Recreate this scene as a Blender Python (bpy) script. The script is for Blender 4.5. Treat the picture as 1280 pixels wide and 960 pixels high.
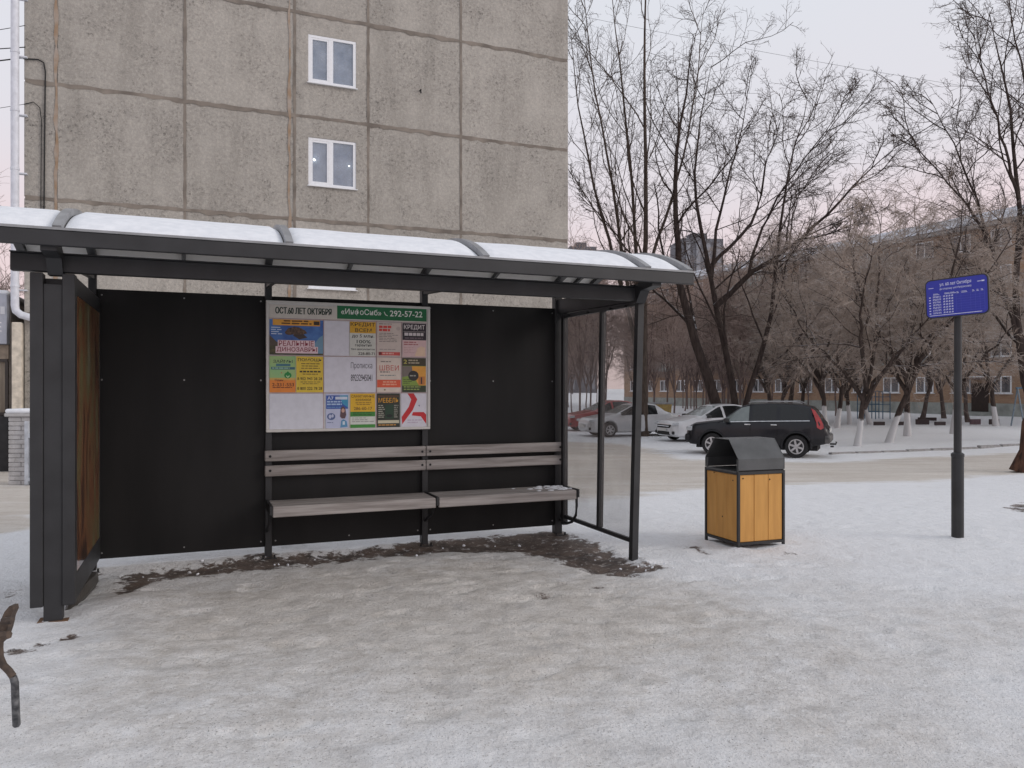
import bpy, bmesh, math, random
import numpy as np
from mathutils import Vector, Matrix, Euler

for o in list(bpy.data.objects):
    bpy.data.objects.remove(o)
SC = bpy.context.scene
COL = SC.collection
R = math.radians

# ------------------------------------------------------------------ camera
F, CX, HY, CH = 961.0, 640.0, 485.0, 1.55       # focal px (of 1280), centre x, horizon y, eye height
cam_d = bpy.data.cameras.new('camera')
cam = bpy.data.objects.new('camera', cam_d)
COL.objects.link(cam)
cam.location = (0, 0, CH)
cam.rotation_euler = (R(90), 0, 0)
cam_d.sensor_width = 36.0
cam_d.lens = F / 1280.0 * 36.0
cam_d.shift_y = (HY - 480.0) / 1280.0
cam_d.clip_start = 0.05
cam_d.clip_end = 3000
SC.camera = cam

# ------------------------------------------------------------------ world and sun (overcast dawn)
world = bpy.data.worlds.new('World')
SC.world = world
world.use_nodes = True
wn, wl = world.node_tree.nodes, world.node_tree.links
wn.clear()
wo = wn.new('ShaderNodeOutputWorld')
sky = wn.new('ShaderNodeTexSky')
sky.sky_type = 'NISHITA'
sky.sun_disc = False
SUN_EL, SUN_AZ = R(24), R(104)
sky.sun_elevation = SUN_EL
sky.sun_rotation = SUN_AZ
bg1 = wn.new('ShaderNodeBackground')
bg1.inputs['Strength'].default_value = 0.05
wl.new(sky.outputs[0], bg1.inputs[0])
tc = wn.new('ShaderNodeTexCoord')
sep = wn.new('ShaderNodeSeparateXYZ')
wl.new(tc.outputs['Generated'], sep.inputs[0])
nz = wn.new('ShaderNodeTexNoise')
nz.inputs['Scale'].default_value = 2.2
nz.inputs['Detail'].default_value = 5
mp = wn.new('ShaderNodeMapping')
mp.inputs['Scale'].default_value = (1, 1, 3.5)
wl.new(tc.outputs['Generated'], mp.inputs[0])
wl.new(mp.outputs[0], nz.inputs['Vector'])
ad = wn.new('ShaderNodeMath'); ad.operation = 'MULTIPLY_ADD'
wl.new(nz.outputs[0], ad.inputs[0]); ad.inputs[1].default_value = 0.16
wl.new(sep.outputs['Z'], ad.inputs[2])
ramp = wn.new('ShaderNodeValToRGB')
wl.new(ad.outputs[0], ramp.inputs[0])
e = ramp.color_ramp.elements
e[0].position = 0.0; e[0].color = (0.64, 0.535, 0.525, 1)
e[1].position = 1.0; e[1].color = (0.61, 0.635, 0.69, 1)
for p, c in ((0.16, (0.70, 0.54, 0.54, 1)), (0.26, (0.70, 0.585, 0.60, 1)), (0.36, (0.66, 0.63, 0.665, 1)), (0.5, (0.645, 0.655, 0.70, 1))):
    x = e.new(p); x.color = c
bg2 = wn.new('ShaderNodeBackground')
bg2.inputs['Strength'].default_value = 1.0
wl.new(ramp.outputs[0], bg2.inputs[0])
mixw = wn.new('ShaderNodeMixShader')
mixw.inputs[0].default_value = 0.85          # cloud cover over the clear sky
wl.new(bg1.outputs[0], mixw.inputs[1]); wl.new(bg2.outputs[0], mixw.inputs[2])
wl.new(mixw.outputs[0], wo.inputs[0])

sd = bpy.data.lights.new('sun', 'SUN')
sd.energy = 0.75
sd.angle = R(25)
sd.color = (1.0, 0.93, 0.86)
sun = bpy.data.objects.new('sun', sd)
COL.objects.link(sun)
# sun behind the camera to the right; vector from the scene to the sun
sv = Vector((math.sin(SUN_AZ) * math.cos(SUN_EL), math.cos(SUN_AZ) * math.cos(SUN_EL), math.sin(SUN_EL)))
sun.rotation_euler = sv.to_track_quat('Z', 'Y').to_euler()
sun.location = (20, -30, 30)

SC.view_settings.view_transform = 'Standard'
SC.view_settings.look = 'None'
SC.view_settings.exposure = 0.42
SC.view_settings.gamma = 1.0
SC.render.engine = 'CYCLES'
SC.cycles.max_bounces = 8
SC.cycles.transparent_max_bounces = 16

# ------------------------------------------------------------------ helpers
rng = np.random.default_rng(7)
random.seed(7)
UA = math.atan2(0.378, 0.926)                   # street direction (shelter, block)
UX, UY = math.cos(UA), math.sin(UA)

def srgb(r, g, b):
    f = lambda c: ((c / 255.0 + 0.055) / 1.055) ** 2.4 if c > 10 else c / 255.0 / 12.92
    return (f(r), f(g), f(b))

def smooth(a, b, x):
    t = np.clip((x - a) / (b - a), 0, 1)
    return t * t * (3 - 2 * t)

_perm = np.random.default_rng(3).random((256, 256))
def vnoise(x, y):
    xi, yi = np.floor(x).astype(int), np.floor(y).astype(int)
    fx, fy = x - xi, y - yi
    fx, fy = fx * fx * (3 - 2 * fx), fy * fy * (3 - 2 * fy)
    g = lambda i, j: _perm[(xi + i) & 255, (yi + j) & 255]
    return (g(0, 0) * (1 - fx) + g(1, 0) * fx) * (1 - fy) + (g(0, 1) * (1 - fx) + g(1, 1) * fx) * fy
def fbm(x, y, n=4):
    s, a = 0, 0.5
    for i in range(n):
        s = s + a * vnoise(x * 2 ** i + 17.3 * i, y * 2 ** i + 5.1 * i); a *= 0.5
    return s

def base_z(Y):
    return -0.55 * smooth_lin(Y)
def smooth_lin(Y):
    t = np.clip((np.asarray(Y, dtype=float) - 8.5) / 13.5, 0, 1)
    return t * 0.6 + 0.4 * t * t * (3 - 2 * t)

def PX(x, y, Y):
    return Vector(((x - CX) / F * Y, Y, CH + (HY - y) / F * Y))
def GP(x, y):
    Y = 10.0
    for i in range(60):
        z = float(base_z(Y))
        Yn = F * (CH - z) / (y - HY)
        Y = 0.5 * Y + 0.5 * Yn
    return Vector(((x - CX) / F * Y, Y, float(base_z(Y))))
def gz(X, Y):
    return float(base_z(Y))

# ---- materials
def mat(name, col, rough=0.6, var=0.12, scale=8.0, bump=0.0, bscale=60.0, metal=0.0, coat=0.0, col2=None, spec=0.5, stretch=None, objc=False, detail=5):
    m = bpy.data.materials.new(name)
    m.use_nodes = True
    n, l = m.node_tree.nodes, m.node_tree.links
    b = n['Principled BSDF']
    t = n.new('ShaderNodeTexCoord')
    g = n.new('ShaderNodeNewGeometry')
    src = t.outputs['Object'] if objc else g.outputs['Position']
    if stretch:
        mpn = n.new('ShaderNodeMapping'); mpn.inputs['Scale'].default_value = stretch
        l.new(src, mpn.inputs[0]); src = mpn.outputs[0]
    nt = n.new('ShaderNodeTexNoise'); nt.inputs['Scale'].default_value = scale; nt.inputs['Detail'].default_value = detail
    l.new(src, nt.inputs['Vector'])
    mx = n.new('ShaderNodeMix'); mx.data_type = 'RGBA'
    c2 = col2 if col2 else tuple(c * (1 - 2 * var) for c in col)
    c1 = col if col2 else tuple(min(1, c * (1 + var)) for c in col)
    mx.inputs[6].default_value = (*c1, 1); mx.inputs[7].default_value = (*c2, 1)
    cr = n.new('ShaderNodeMapRange'); cr.inputs[1].default_value = 0.35; cr.inputs[2].default_value = 0.68
    l.new(nt.outputs[0], cr.inputs[0]); l.new(cr.outputs[0], mx.inputs[0])
    l.new(mx.outputs[2], b.inputs['Base Color'])
    b.inputs['Roughness'].default_value = rough
    b.inputs['Metallic'].default_value = metal
    b.inputs['Specular IOR Level'].default_value = spec
    if coat:
        b.inputs['Coat Weight'].default_value = coat; b.inputs['Coat Roughness'].default_value = 0.06
    if bump:
        nb = n.new('ShaderNodeTexNoise'); nb.inputs['Scale'].default_value = bscale; nb.inputs['Detail'].default_value = 4
        l.new(src, nb.inputs['Vector'])
        bp = n.new('ShaderNodeBump'); bp.inputs['Strength'].default_value = bump; bp.inputs['Distance'].default_value = 0.01
        l.new(nb.outputs[0], bp.inputs['Height']); l.new(bp.outputs[0], b.inputs['Normal'])
    return m

def flat(name, col, rough=0.55):
    return mat(name, col, rough, var=0.03, scale=20)

def glass(name, tint=(0.9, 0.93, 0.93), haze=0.05, hazecol=(0.6, 0.6, 0.6), refl=0.03):
    m = bpy.data.materials.new(name); m.use_nodes = True
    n, l = m.node_tree.nodes, m.node_tree.links
    n.clear()
    o = n.new('ShaderNodeOutputMaterial')
    tr = n.new('ShaderNodeBsdfTransparent'); tr.inputs[0].default_value = (*tint, 1)
    gl = n.new('ShaderNodeBsdfGlossy'); gl.inputs['Roughness'].default_value = 0.02
    lw_ = n.new('ShaderNodeLayerWeight'); lw_.inputs[0].default_value = 0.5
    pw = n.new('ShaderNodeMath'); pw.operation = 'POWER'; l.new(lw_.outputs['Facing'], pw.inputs[0]); pw.inputs[1].default_value = 5.0
    fr = n.new('ShaderNodeMath'); fr.operation = 'MULTIPLY_ADD'; l.new(pw.outputs[0], fr.inputs[0]); fr.inputs[1].default_value = 0.8; fr.inputs[2].default_value = refl
    m1 = n.new('ShaderNodeMixShader')
    l.new(fr.outputs[0], m1.inputs[0]); l.new(tr.outputs[0], m1.inputs[1]); l.new(gl.outputs[0], m1.inputs[2])
    df = n.new('ShaderNodeBsdfDiffuse'); df.inputs[0].default_value = (*hazecol, 1)
    nt = n.new('ShaderNodeTexNoise'); nt.inputs['Scale'].default_value = 3.0; nt.inputs['Detail'].default_value = 6
    g = n.new('ShaderNodeNewGeometry'); l.new(g.outputs['Position'], nt.inputs['Vector'])
    mr = n.new('ShaderNodeMapRange'); mr.inputs[1].default_value = 0.3; mr.inputs[2].default_value = 0.75
    mr.inputs[3].default_value = haze * 0.4; mr.inputs[4].default_value = haze * 1.6
    l.new(nt.outputs[0], mr.inputs[0])
    m2 = n.new('ShaderNodeMixShader')
    l.new(mr.outputs[0], m2.inputs[0]); l.new(m1.outputs[0], m2.inputs[1]); l.new(df.outputs[0], m2.inputs[2])
    l.new(m2.outputs[0], o.inputs[0])
    return m

# ---- mesh building
class MB:
    def __init__(s): s.bm = bmesh.new()
    def box(s, c, d, rot=None, bevel=0.0, seg=1):
        m = Matrix.Translation(Vector(c))
        if rot is not None:
            m = m @ (rot.to_matrix().to_4x4() if isinstance(rot, Euler) else rot.to_4x4())
        m = m @ Matrix.Diagonal((d[0], d[1], d[2], 1))
        r = bmesh.ops.create_cube(s.bm, size=1.0, matrix=m)
        if bevel:
            ed = list({e for v in r['verts'] for e in v.link_edges})
            bmesh.ops.bevel(s.bm, geom=ed, offset=bevel, segments=seg, affect='EDGES', profile=0.5)
        return s
    def b2(s, x0, x1, y0, y1, z0, z1, bevel=0.0):
        return s.box(((x0 + x1) / 2, (y0 + y1) / 2, (z0 + z1) / 2), (abs(x1 - x0), abs(y1 - y0), abs(z1 - z0)), bevel=bevel)
    def tube(s, pts, rad, n=8, cap=True):
        pts = [Vector(p) for p in pts]
        if not hasattr(rad, '__len__'): rad = [rad] * len(pts)
        rings = []
        for i, p in enumerate(pts):
            t = (pts[min(i + 1, len(pts) - 1)] - pts[max(i - 1, 0)]).normalized()
            a = Vector((0, 0, 1)) if abs(t.z) < 0.9 else Vector((1, 0, 0))
            u = t.cross(a).normalized(); v = t.cross(u)
            rings.append([s.bm.verts.new(p + (u * math.cos(k / n * 2 * math.pi) + v * math.sin(k / n * 2 * math.pi)) * rad[i]) for k in range(n)])
        for a, b in zip(rings[:-1], rings[1:]):
            for k in range(n):
                s.bm.faces.new((a[k], a[(k + 1) % n], b[(k + 1) % n], b[k]))
        if cap:
            s.bm.faces.new(rings[0]); s.bm.faces.new(rings[-1][::-1])
        return s
    def prism(s, poly, axis, a, b):
        """poly: 2-D outline; extruded along axis ('x','y','z') from a to b"""
        def P(u, v, w):
            return {'x': (w, u, v), 'y': (u, w, v), 'z': (u, v, w)}[axis]
        A = [s.bm.verts.new(P(u, v, a)) for u, v in poly]
        B = [s.bm.verts.new(P(u, v, b)) for u, v in poly]
        n = len(poly)
        s.bm.faces.new(A); s.bm.faces.new(B[::-1])
        for k in range(n):
            s.bm.faces.new((A[k], B[k], B[(k + 1) % n], A[(k + 1) % n]))
        return s
    def lathe(s, prof, axis='z', n=20, c=(0, 0, 0)):
        rings = []
        for r, h in prof:
            ring = []
            for k in range(n):
                a = k / n * 2 * math.pi
                p = {'z': (r * math.cos(a), r * math.sin(a), h), 'y': (r * math.cos(a), h, r * math.sin(a))}[axis]
                ring.append(s.bm.verts.new(Vector(p) + Vector(c)))
            rings.append(ring)
        for a, b in zip(rings[:-1], rings[1:]):
            for k in range(n):
                s.bm.faces.new((a[k], a[(k + 1) % n], b[(k + 1) % n], b[k]))
        s.bm.faces.new(rings[0]); s.bm.faces.new(rings[-1])
        return s
    def data(s, name, material, smooth_=False):
        bmesh.ops.recalc_face_normals(s.bm, faces=s.bm.faces)
        me = bpy.data.meshes.new(name)
        s.bm.to_mesh(me); s.bm.free()
        if material: me.materials.append(material)
        if smooth_:
            me.polygons.foreach_set('use_smooth', [True] * len(me.polygons))
            try: me.set_sharp_from_angle(angle=R(38))
            except Exception: pass
        return me
    def ob(s, name, material, parent=None, smooth_=False, **kw):
        return link(name, s.data(name, material, smooth_), parent, **kw)

def link(name, me, parent=None, loc=None, rot=None, label=None):
    o = bpy.data.objects.new(name, me)
    COL.objects.link(o)
    if parent is not None: o.parent = parent
    if loc is not None: o.location = loc
    if rot is not None: o.rotation_euler = rot
    if label: o['label'] = label
    return o

def npmesh(name, V, Fq, material, smooth_=True):
    me = bpy.data.meshes.new(name)
    V = np.asarray(V, dtype=np.float32); Fq = np.asarray(Fq, dtype=np.int32)
    k = Fq.shape[1]
    me.vertices.add(len(V)); me.vertices.foreach_set('co', V.ravel())
    me.loops.add(Fq.size); me.loops.foreach_set('vertex_index', Fq.ravel())
    me.polygons.add(len(Fq))
    me.polygons.foreach_set('loop_start', np.arange(0, Fq.size, k, dtype=np.int32))
    me.polygons.foreach_set('loop_total', np.full(len(Fq), k, dtype=np.int32))
    if smooth_: me.polygons.foreach_set('use_smooth', np.ones(len(Fq), dtype=bool))
    me.update(calc_edges=True)
    if material: me.materials.append(material)
    return me

def tag(o, label=None, cat=None, group=None, kind=None):
    if label: o['label'] = label
    if cat: o['category'] = cat
    if group: o['group'] = group
    if kind: o['kind'] = kind
    return o

def thing(name, label, cat, loc=(0, 0, 0), rz=0.0, group=None):
    o = bpy.data.objects.new(name, None)
    o.empty_display_size = 0.2
    COL.objects.link(o)
    o.location = loc; o.rotation_euler = (0, 0, rz)
    return tag(o, label, cat, group)

def copy_tree(o, parent=None):
    c = o.copy(); COL.objects.link(c)
    if parent is not None: c.parent = parent
    for ch in list(o.children): copy_tree(ch, c)
    return c

_tcache = {}
def text_mesh(s, bold=0.0):
    """flat letters, unit box: returns mesh coordinates scaled to 0..1 in x and z (y = 0), and polys"""
    bold = min(bold, 0.010)
    key = (s, bold)
    if key in _tcache: return _tcache[key]
    cu = bpy.data.curves.new('t', 'FONT'); cu.body = s; cu.resolution_u = 3; cu.offset = bold
    ob = bpy.data.objects.new('t', cu); COL.objects.link(ob)
    bpy.context.view_layer.update()
    me = bpy.data.meshes.new_from_object(ob.evaluated_get(bpy.context.evaluated_depsgraph_get()))
    co = np.array([v.co[:] for v in me.vertices])
    po = [tuple(p.vertices) for p in me.polygons]
    bpy.data.objects.remove(ob); bpy.data.meshes.remove(me)
    lo, hi = co.min(0), co.max(0)
    co = (co - lo) / np.maximum(hi - lo, 1e-6)
    _tcache[key] = (co, po)
    return co, po
def lettering(s, x0, x1, z0, z1, y, material, parent, bold=0.0, name='lettering'):
    co, po = text_mesh(s, bold)
    V = [(x0 + c[0] * (x1 - x0), y, z0 + c[1] * (z1 - z0)) for c in co]
    me = bpy.data.meshes.new(name); me.from_pydata(V, [], po); me.materials.append(material); me.update()
    return link(name, me, parent)

# ------------------------------------------------------------------ common materials
M = {}
M['dark'] = mat('dark_grey_paint', (0.022, 0.0225, 0.0245), 0.5, var=0.14, scale=5, bump=0.05, bscale=120)
M['panel'] = mat('black_panel', (0.0058, 0.0056, 0.0057), 0.55, scale=1.4, col2=(0.0125, 0.0118, 0.0118), stretch=(2.2, 2.2, 0.5), spec=0.28, detail=8)
M['grey_rib'] = mat('grey_metal', (0.27, 0.275, 0.285), 0.5, var=0.1)
M['steel'] = mat('bright_steel', (0.30, 0.30, 0.30), 0.4, metal=0.6)
M['bench'] = mat('weathered_wood', (0.38, 0.35, 0.335), 0.8, scale=2.2, col2=(0.20, 0.178, 0.166), stretch=(0.9, 14, 14), objc=True, bump=0.3, bscale=6)
M['white'] = flat('white_plastic', (0.75, 0.76, 0.78), 0.45)
M['black'] = flat('black_rubber', (0.012, 0.012, 0.013), 0.8)

def snow_mat(name, c1=(0.80, 0.82, 0.86), c2=(0.70, 0.72, 0.77)):
    return mat(name, c1, 0.85, scale=14, col2=c2, bump=0.35, bscale=45, spec=0.2)
M['snow'] = snow_mat('snow', (0.83, 0.85, 0.885), (0.74, 0.765, 0.805))

# ------------------------------------------------------------------ GROUND
def poly_sd(px, X, Y, wob=0.12, wf=3.0):
    """signed distance (negative inside) to a polygon given in photo pixels on the ground"""
    P = [GP(x, y) for x, y in px]
    return poly_sd_w([(p.x, p.y) for p in P], X, Y, wob, wf)
def poly_sd_w(P, X, Y, wob=0.12, wf=3.0):
    X = X + (fbm(X * wf, Y * wf) - 0.47) * 2 * wob
    Y = Y + (fbm(X * wf + 40, Y * wf + 9) - 0.47) * 2 * wob
    d = np.full(X.shape, 1e9); ins = np.zeros(X.shape, bool)
    n = len(P)
    for i in range(n):
        ax, ay = P[i]; bx, by = P[(i + 1) % n]
        ex, ey = bx - ax, by - ay
        t = np.clip(((X - ax) * ex + (Y - ay) * ey) / (ex * ex + ey * ey + 1e-12), 0, 1)
        d = np.minimum(d, np.hypot(X - ax - t * ex, Y - ay - t * ey))
        c = ((ay > Y) != (by > Y)) & (X < (bx - ax) * (Y - ay) / (by - ay + 1e-12) + ax)
        ins ^= c
    return np.where(ins, -d, d)

def axis(segs):
    out = []
    for a, b, st in segs:
        n = max(1, int(round((b - a) / st)))
        out += list(np.linspace(a, b, n, endpoint=False))
    return np.array(out + [segs[-1][1]])
gx = axis([(-900, -120, 78), (-120, -30, 7.5), (-30, -6, 0.6), (-6, -4, 0.1), (-4, 6.2, 0.032), (6.2, 10, 0.1), (10, 45, 0.5), (45, 120, 7.5), (120, 900, 78)])
gy = axis([(-30, 0, 3), (0, 1.6, 0.2), (1.6, 10.5, 0.032), (10.5, 16, 0.1), (16, 45, 0.35), (45, 90, 1.5), (90, 200, 11), (200, 1500, 130)])
GX, GY = np.meshgrid(gx, gy)
# shelter frame coordinates of each ground point
B3 = GP(697, 668)
SS = (GX - B3.x) * UX + (GY - B3.y) * UY
DD = (GX - B3.x) * UY - (GY - B3.y) * UX          # d: towards the street (front)
bare_polys = [
    [(150, 718), (330, 696), (420, 690), (520, 680), (640, 668), (700, 664), (740, 676), (800, 702), (838, 712), (790, 722), (735, 716), (690, 700), (640, 690), (560, 692), (440, 700), (330, 712), (215, 724), (160, 748), (138, 744)],
    [(668, 741), (690, 738), (697, 747), (676, 750)], [(733, 733), (748, 731), (752, 736), (738, 738)],
    [(852, 682), (872, 680), (892, 694), (872, 695)], [(975, 689), (992, 687), (994, 693), (978, 696)],
    [(0, 812), (60, 800), (100, 786), (96, 796), (60, 806), (20, 818)], [(0, 738), (35, 734), (20, 745), (0, 748)],
    [(1248, 633), (1290, 626), (1292, 642), (1265, 640)], [(944, 720), (955, 718), (952, 723)],
    [(92, 742), (118, 716), (122, 728), (110, 746)],
]
bare = np.zeros(GX.shape)
near = (GX > -8) & (GX < 12) & (GY > 1) & (GY < 16)
for i, P in enumerate(bare_polys):
    sdv = poly_sd(P, GX, GY, 0.09 if i == 0 else 0.06, 5.0)
    w = 0.16 if i == 0 else 0.10
    s_ = np.clip(0.5 - sdv / w * 0.5, 0, 1)
    bare = np.maximum(bare, s_ * (0.80 if i == 0 else 0.85 if i in (5, 9) else 0.62))
bare *= near
# trodden, dirty snow where people walk and wait
dirty = poly_sd([(170, 745), (330, 712), (640, 692), (800, 730), (900, 745), (1280, 760), (1500, 860), (1300, 1100), (-200, 1100), (-100, 850), (60, 830)], GX, GY, 0.5, 0.8)
dirty = np.clip(0.5 - dirty / 3.6, 0, 1)
warm = poly_sd([(160, 740), (330, 712), (640, 690), (760, 722), (880, 738), (960, 770), (900, 800), (780, 860), (450, 880), (150, 830)], GX, GY, 0.45, 1.0)
warm = np.clip(0.5 - warm / 1.6, 0, 1)
# the yard road
ROADP = [(-60, 640), (200, 640), (700, 625), (820, 613), (1000, 606), (1130, 601), (1290, 590), (1500, 586), (1500, 563), (1290, 566), (1130, 572), (1040, 578), (860, 576), (790, 556), (700, 551), (560, 551), (-60, 560)]
rsd = poly_sd(ROADP, GX, GY, 0.5, 0.5)
roadm = np.clip(0.5 - rsd / 2.2, 0, 1)
# second lane of beige slush at the far left
lft = poly_sd([(-60, 625), (44, 612), (52, 645), (44, 662), (-60, 676)], GX, GY, 0.3, 0.7)
roadm = np.maximum(roadm, np.clip(0.5 - lft / 0.6, 0, 1) * 0.8)
GZ = base_z(GY)
nearw = smooth(60, 20, np.hypot(GX, GY))
rel = (fbm(GX * 1.3, GY * 1.3, 3) - 0.44) * 0.04 + (fbm(GX * 5.5, GY * 5.5, 4) - 0.46) * 0.020
kick = (fbm(GX * 13, GY * 13, 2) - 0.37) * 0.014
GZ = GZ + nearw * (rel + kick * (1 - 0.4 * roadm))
rfp = random.Random(99)
for i in range(46):                              # shoe prints trodden into the packed snow, in short walks
    fx0, fy0, fa = rfp.uniform(-2.6, 5.2), rfp.uniform(3.0, 8.0), rfp.uniform(-0.6, 0.6) + (math.pi if rfp.random() < .5 else 0)
    for k in range(5):
        cx_ = fx0 + k * 0.66 * math.cos(fa) - (0.10 if k % 2 else -0.10) * math.sin(fa)
        cy_ = fy0 + k * 0.66 * math.sin(fa) + (0.10 if k % 2 else -0.10) * math.cos(fa)
        ix = slice(*np.searchsorted(gx, (cx_ - .3, cx_ + .3))); iy = slice(*np.searchsorted(gy, (cy_ - .3, cy_ + .3)))
        lx = (GX[iy, ix] - cx_) * math.cos(fa) + (GY[iy, ix] - cy_) * math.sin(fa); ly = -(GX[iy, ix] - cx_) * math.sin(fa) + (GY[iy, ix] - cy_) * math.cos(fa)
        q_ = np.sqrt((lx / 0.15) ** 2 + (ly / (0.055 + 0.012 * np.sign(lx))) ** 2)
        GZ[iy, ix] -= (smooth(1.15, 0.75, q_) * 0.014 - np.exp(-((q_ - 1.25) / 0.18) ** 2) * 0.005) * rfp.uniform(0.5, 1.1)
GZ -= smooth(0.3, 0.8, bare) * 0.018 * near
# snow left along the shelter, round posts and on the verge
ridge = np.exp(-((DD + 0.02) / 0.12) ** 2) * smooth(-4.6, -4.2, SS) * smooth(0.3, 0.0, SS)
GZ += ridge * 0.03
GZ += np.exp(-(((SS + 4.0) / 0.35) ** 2 + ((DD - 1.25) / 0.35) ** 2)) * 0.05
# snow heaped round the feet of the bin and the sign pole
for px_, py_, a_, r_ in ((923, 687, .022, .10), (978, 683, .022, .10), (881, 677, .022, .10), (1197, 673, .03, .13), (793, 702, .03, .12), (815, 706, .02, .15)):
    q = GP(px_, py_)
    GZ += a_ * np.exp(-((GX - q.x) ** 2 + (GY - q.y) ** 2) / r_ ** 2) * (0.6 + 0.8 * fbm(GX * 12, GY * 12, 2))
# soft bank beyond the road
bank = smooth(25.8, 27.5, GY) * smooth(11, 13, GX) * nearw
GZ += bank * 0.10 + bank * (fbm(GX * 0.6, GY * 0.6, 3) - 0.4) * 0.15

def ground_height(x, y):
    return float(base_z(y))
V = np.stack([GX, GY, GZ], -1).reshape(-1, 3)
ny_, nx_ = GX.shape
idx = np.arange(nx_ * ny_).reshape(ny_, nx_)
Q = np.stack([idx[:-1, :-1], idx[:-1, 1:], idx[1:, 1:], idx[1:, :-1]], -1).reshape(-1, 4)

def ground_mat(name, road=False):
    m = bpy.data.materials.new(name); m.use_nodes = True
    n, l = m.node_tree.nodes, m.node_tree.links
    b = n['Principled BSDF']
    b.inputs['Roughness'].default_value = 0.8
    b.inputs['Specular IOR Level'].default_value = 0.3
    g = n.new('ShaderNodeNewGeometry')
    def noise(sc, det=5, rough=0.55, stretch=None):
        t = n.new('ShaderNodeTexNoise'); t.inputs['Scale'].default_value = sc; t.inputs['Detail'].default_value = det
        t.inputs['Roughness'].default_value = rough
        if stretch:
            mm = n.new('ShaderNodeMapping'); mm.inputs['Scale'].default_value = stretch; mm.inputs['Rotation'].default_value = (0, 0, R(-20))
            l.new(g.outputs['Position'], mm.inputs[0]); l.new(mm.outputs[0], t.inputs['Vector'])
        else: l.new(g.outputs['Position'], t.inputs['Vector'])
        return t.outputs[0]
    def rng_(x, a, b_, c=0.0, d=1.0):
        r = n.new('ShaderNodeMapRange'); r.inputs[1].default_value = a; r.inputs[2].default_value = b_
        r.inputs[3].default_value = c; r.inputs[4].default_value = d
        l.new(x, r.inputs[0]); return r.outputs[0]
    def mth(op, x, y):
        q = n.new('ShaderNodeMath'); q.operation = op
        for k, v in enumerate((x, y)):
            if isinstance(v, (int, float)): q.inputs[k].default_value = v
            else: l.new(v, q.inputs[k])
        return q.outputs[0]
    def mix(f, a, b_):
        q = n.new('ShaderNodeMix'); q.data_type = 'RGBA'
        if isinstance(f, (int, float)): q.inputs[0].default_value = f
        else: l.new(f, q.inputs[0])
        for k, v in ((6, a), (7, b_)):
            if isinstance(v, tuple): q.inputs[k].default_value = (*v, 1)
            else: l.new(v, q.inputs[k])
        return q.outputs[2]
    def attr(nm):
        a = n.new('ShaderNodeAttribute'); a.attribute_name = nm; return a.outputs['Fac']
    big, mid, fine = noise(0.9, 6), noise(5.0, 6, 0.6), noise(38.0, 4, 0.7)
    smear = noise(4.6, 9, 0.74, (0.85, 1.15, 1))
    grit = noise(130.0, 2, 0.5)
    clean = mix(rng_(fine, 0.3, 0.7), (0.845, 0.855, 0.875), (0.77, 0.78, 0.80))
    clean = mix(mth('MULTIPLY', rng_(noise(6.5, 6, 0.7), 0.54, 0.68), 0.42), clean, (0.62, 0.615, 0.615))
    packed = mix(rng_(smear, 0.36, 0.64), (0.76, 0.742, 0.725), (0.55, 0.525, 0.50))
    packed = mix(mth('MULTIPLY', rng_(mid, 0.50, 0.66), 0.6), packed, (0.82, 0.82, 0.83))
    packed = mix(mth('MULTIPLY', rng_(noise(20, 5, 0.75), 0.50, 0.64), 0.65), packed, (0.46, 0.435, 0.41))
    packed = mix(mth('MULTIPLY', rng_(noise(31, 4, 0.7), 0.56, 0.66), 0.7), packed, (0.86, 0.86, 0.86))
    warmc = mix(rng_(smear, 0.38, 0.62), (0.69, 0.655, 0.615), (0.505, 0.47, 0.43))
    roadc = mix(rng_(noise(1.1, 8, 0.7, (0.35, 1.4, 1)), 0.36, 0.66), (0.69, 0.65, 0.60), (0.54, 0.49, 0.435))
    roadc = mix(mth('MULTIPLY', rng_(noise(7, 6, 0.7), 0.5, 0.66), 0.5), roadc, (0.50, 0.44, 0.38))
    roadc = mix(mth('MULTIPLY', rng_(noise(0.8, 6, 0.6, (0.2, 1.2, 1)), 0.55, 0.72), 0.7), roadc, (0.74, 0.72, 0.70))
    soil = mix(rng_(mid, 0.35, 0.65), (0.165, 0.124, 0.102), (0.066, 0.053, 0.047))
    soil = mix(rng_(noise(16, 5, 0.75), 0.56, 0.66), soil, (0.46, 0.42, 0.39))
    dm = rng_(mth('ADD', attr('dirty'), mth('MULTIPLY', mth('SUBTRACT', big, 0.5), 1.5)), 0.15, 0.95)
    c = mix(dm, clean, packed)
    c = mix(rng_(mth('ADD', attr('warm'), mth('MULTIPLY', mth('SUBTRACT', smear, 0.5), 0.9)), 0.25, 0.85), c, warmc)
    rm = rng_(mth('ADD', attr('road'), mth('MULTIPLY', mth('SUBTRACT', noise(1.6, 6, 0.6, (0.5, 1.4, 1)), 0.5), 0.9)), 0.35, 0.62)
    c = mix(rm, c, roadc)
    # dark icy patches with their own shapes
    pm = mth('MULTIPLY', rng_(noise(1.7, 8, 0.70), 0.57, 0.69), attr('dirty'))
    c = mix(mth('MULTIPLY', pm, 0.6), c, (0.34, 0.33, 0.325))
    pm2 = mth('MULTIPLY', rng_(noise(9.0, 5, 0.7), 0.66, 0.73), attr('dirty'))
    c = mix(mth('MULTIPLY', pm2, 0.6), c, (0.32, 0.30, 0.285))
    # grit
    grit2 = noise(62.0, 3, 0.6)
    c = mix(mth('MULTIPLY', rng_(grit2, 0.635, 0.67), mth('ADD', mth('MULTIPLY', attr('dirty'), 0.7), 0.15)), c, (0.20, 0.175, 0.155))
    gm = mth('MULTIPLY', rng_(grit, 0.64, 0.68), mth('ADD', mth('MULTIPLY', attr('dirty'), 0.7), 0.12))
    c = mix(gm, c, (0.16, 0.14, 0.125))
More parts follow.
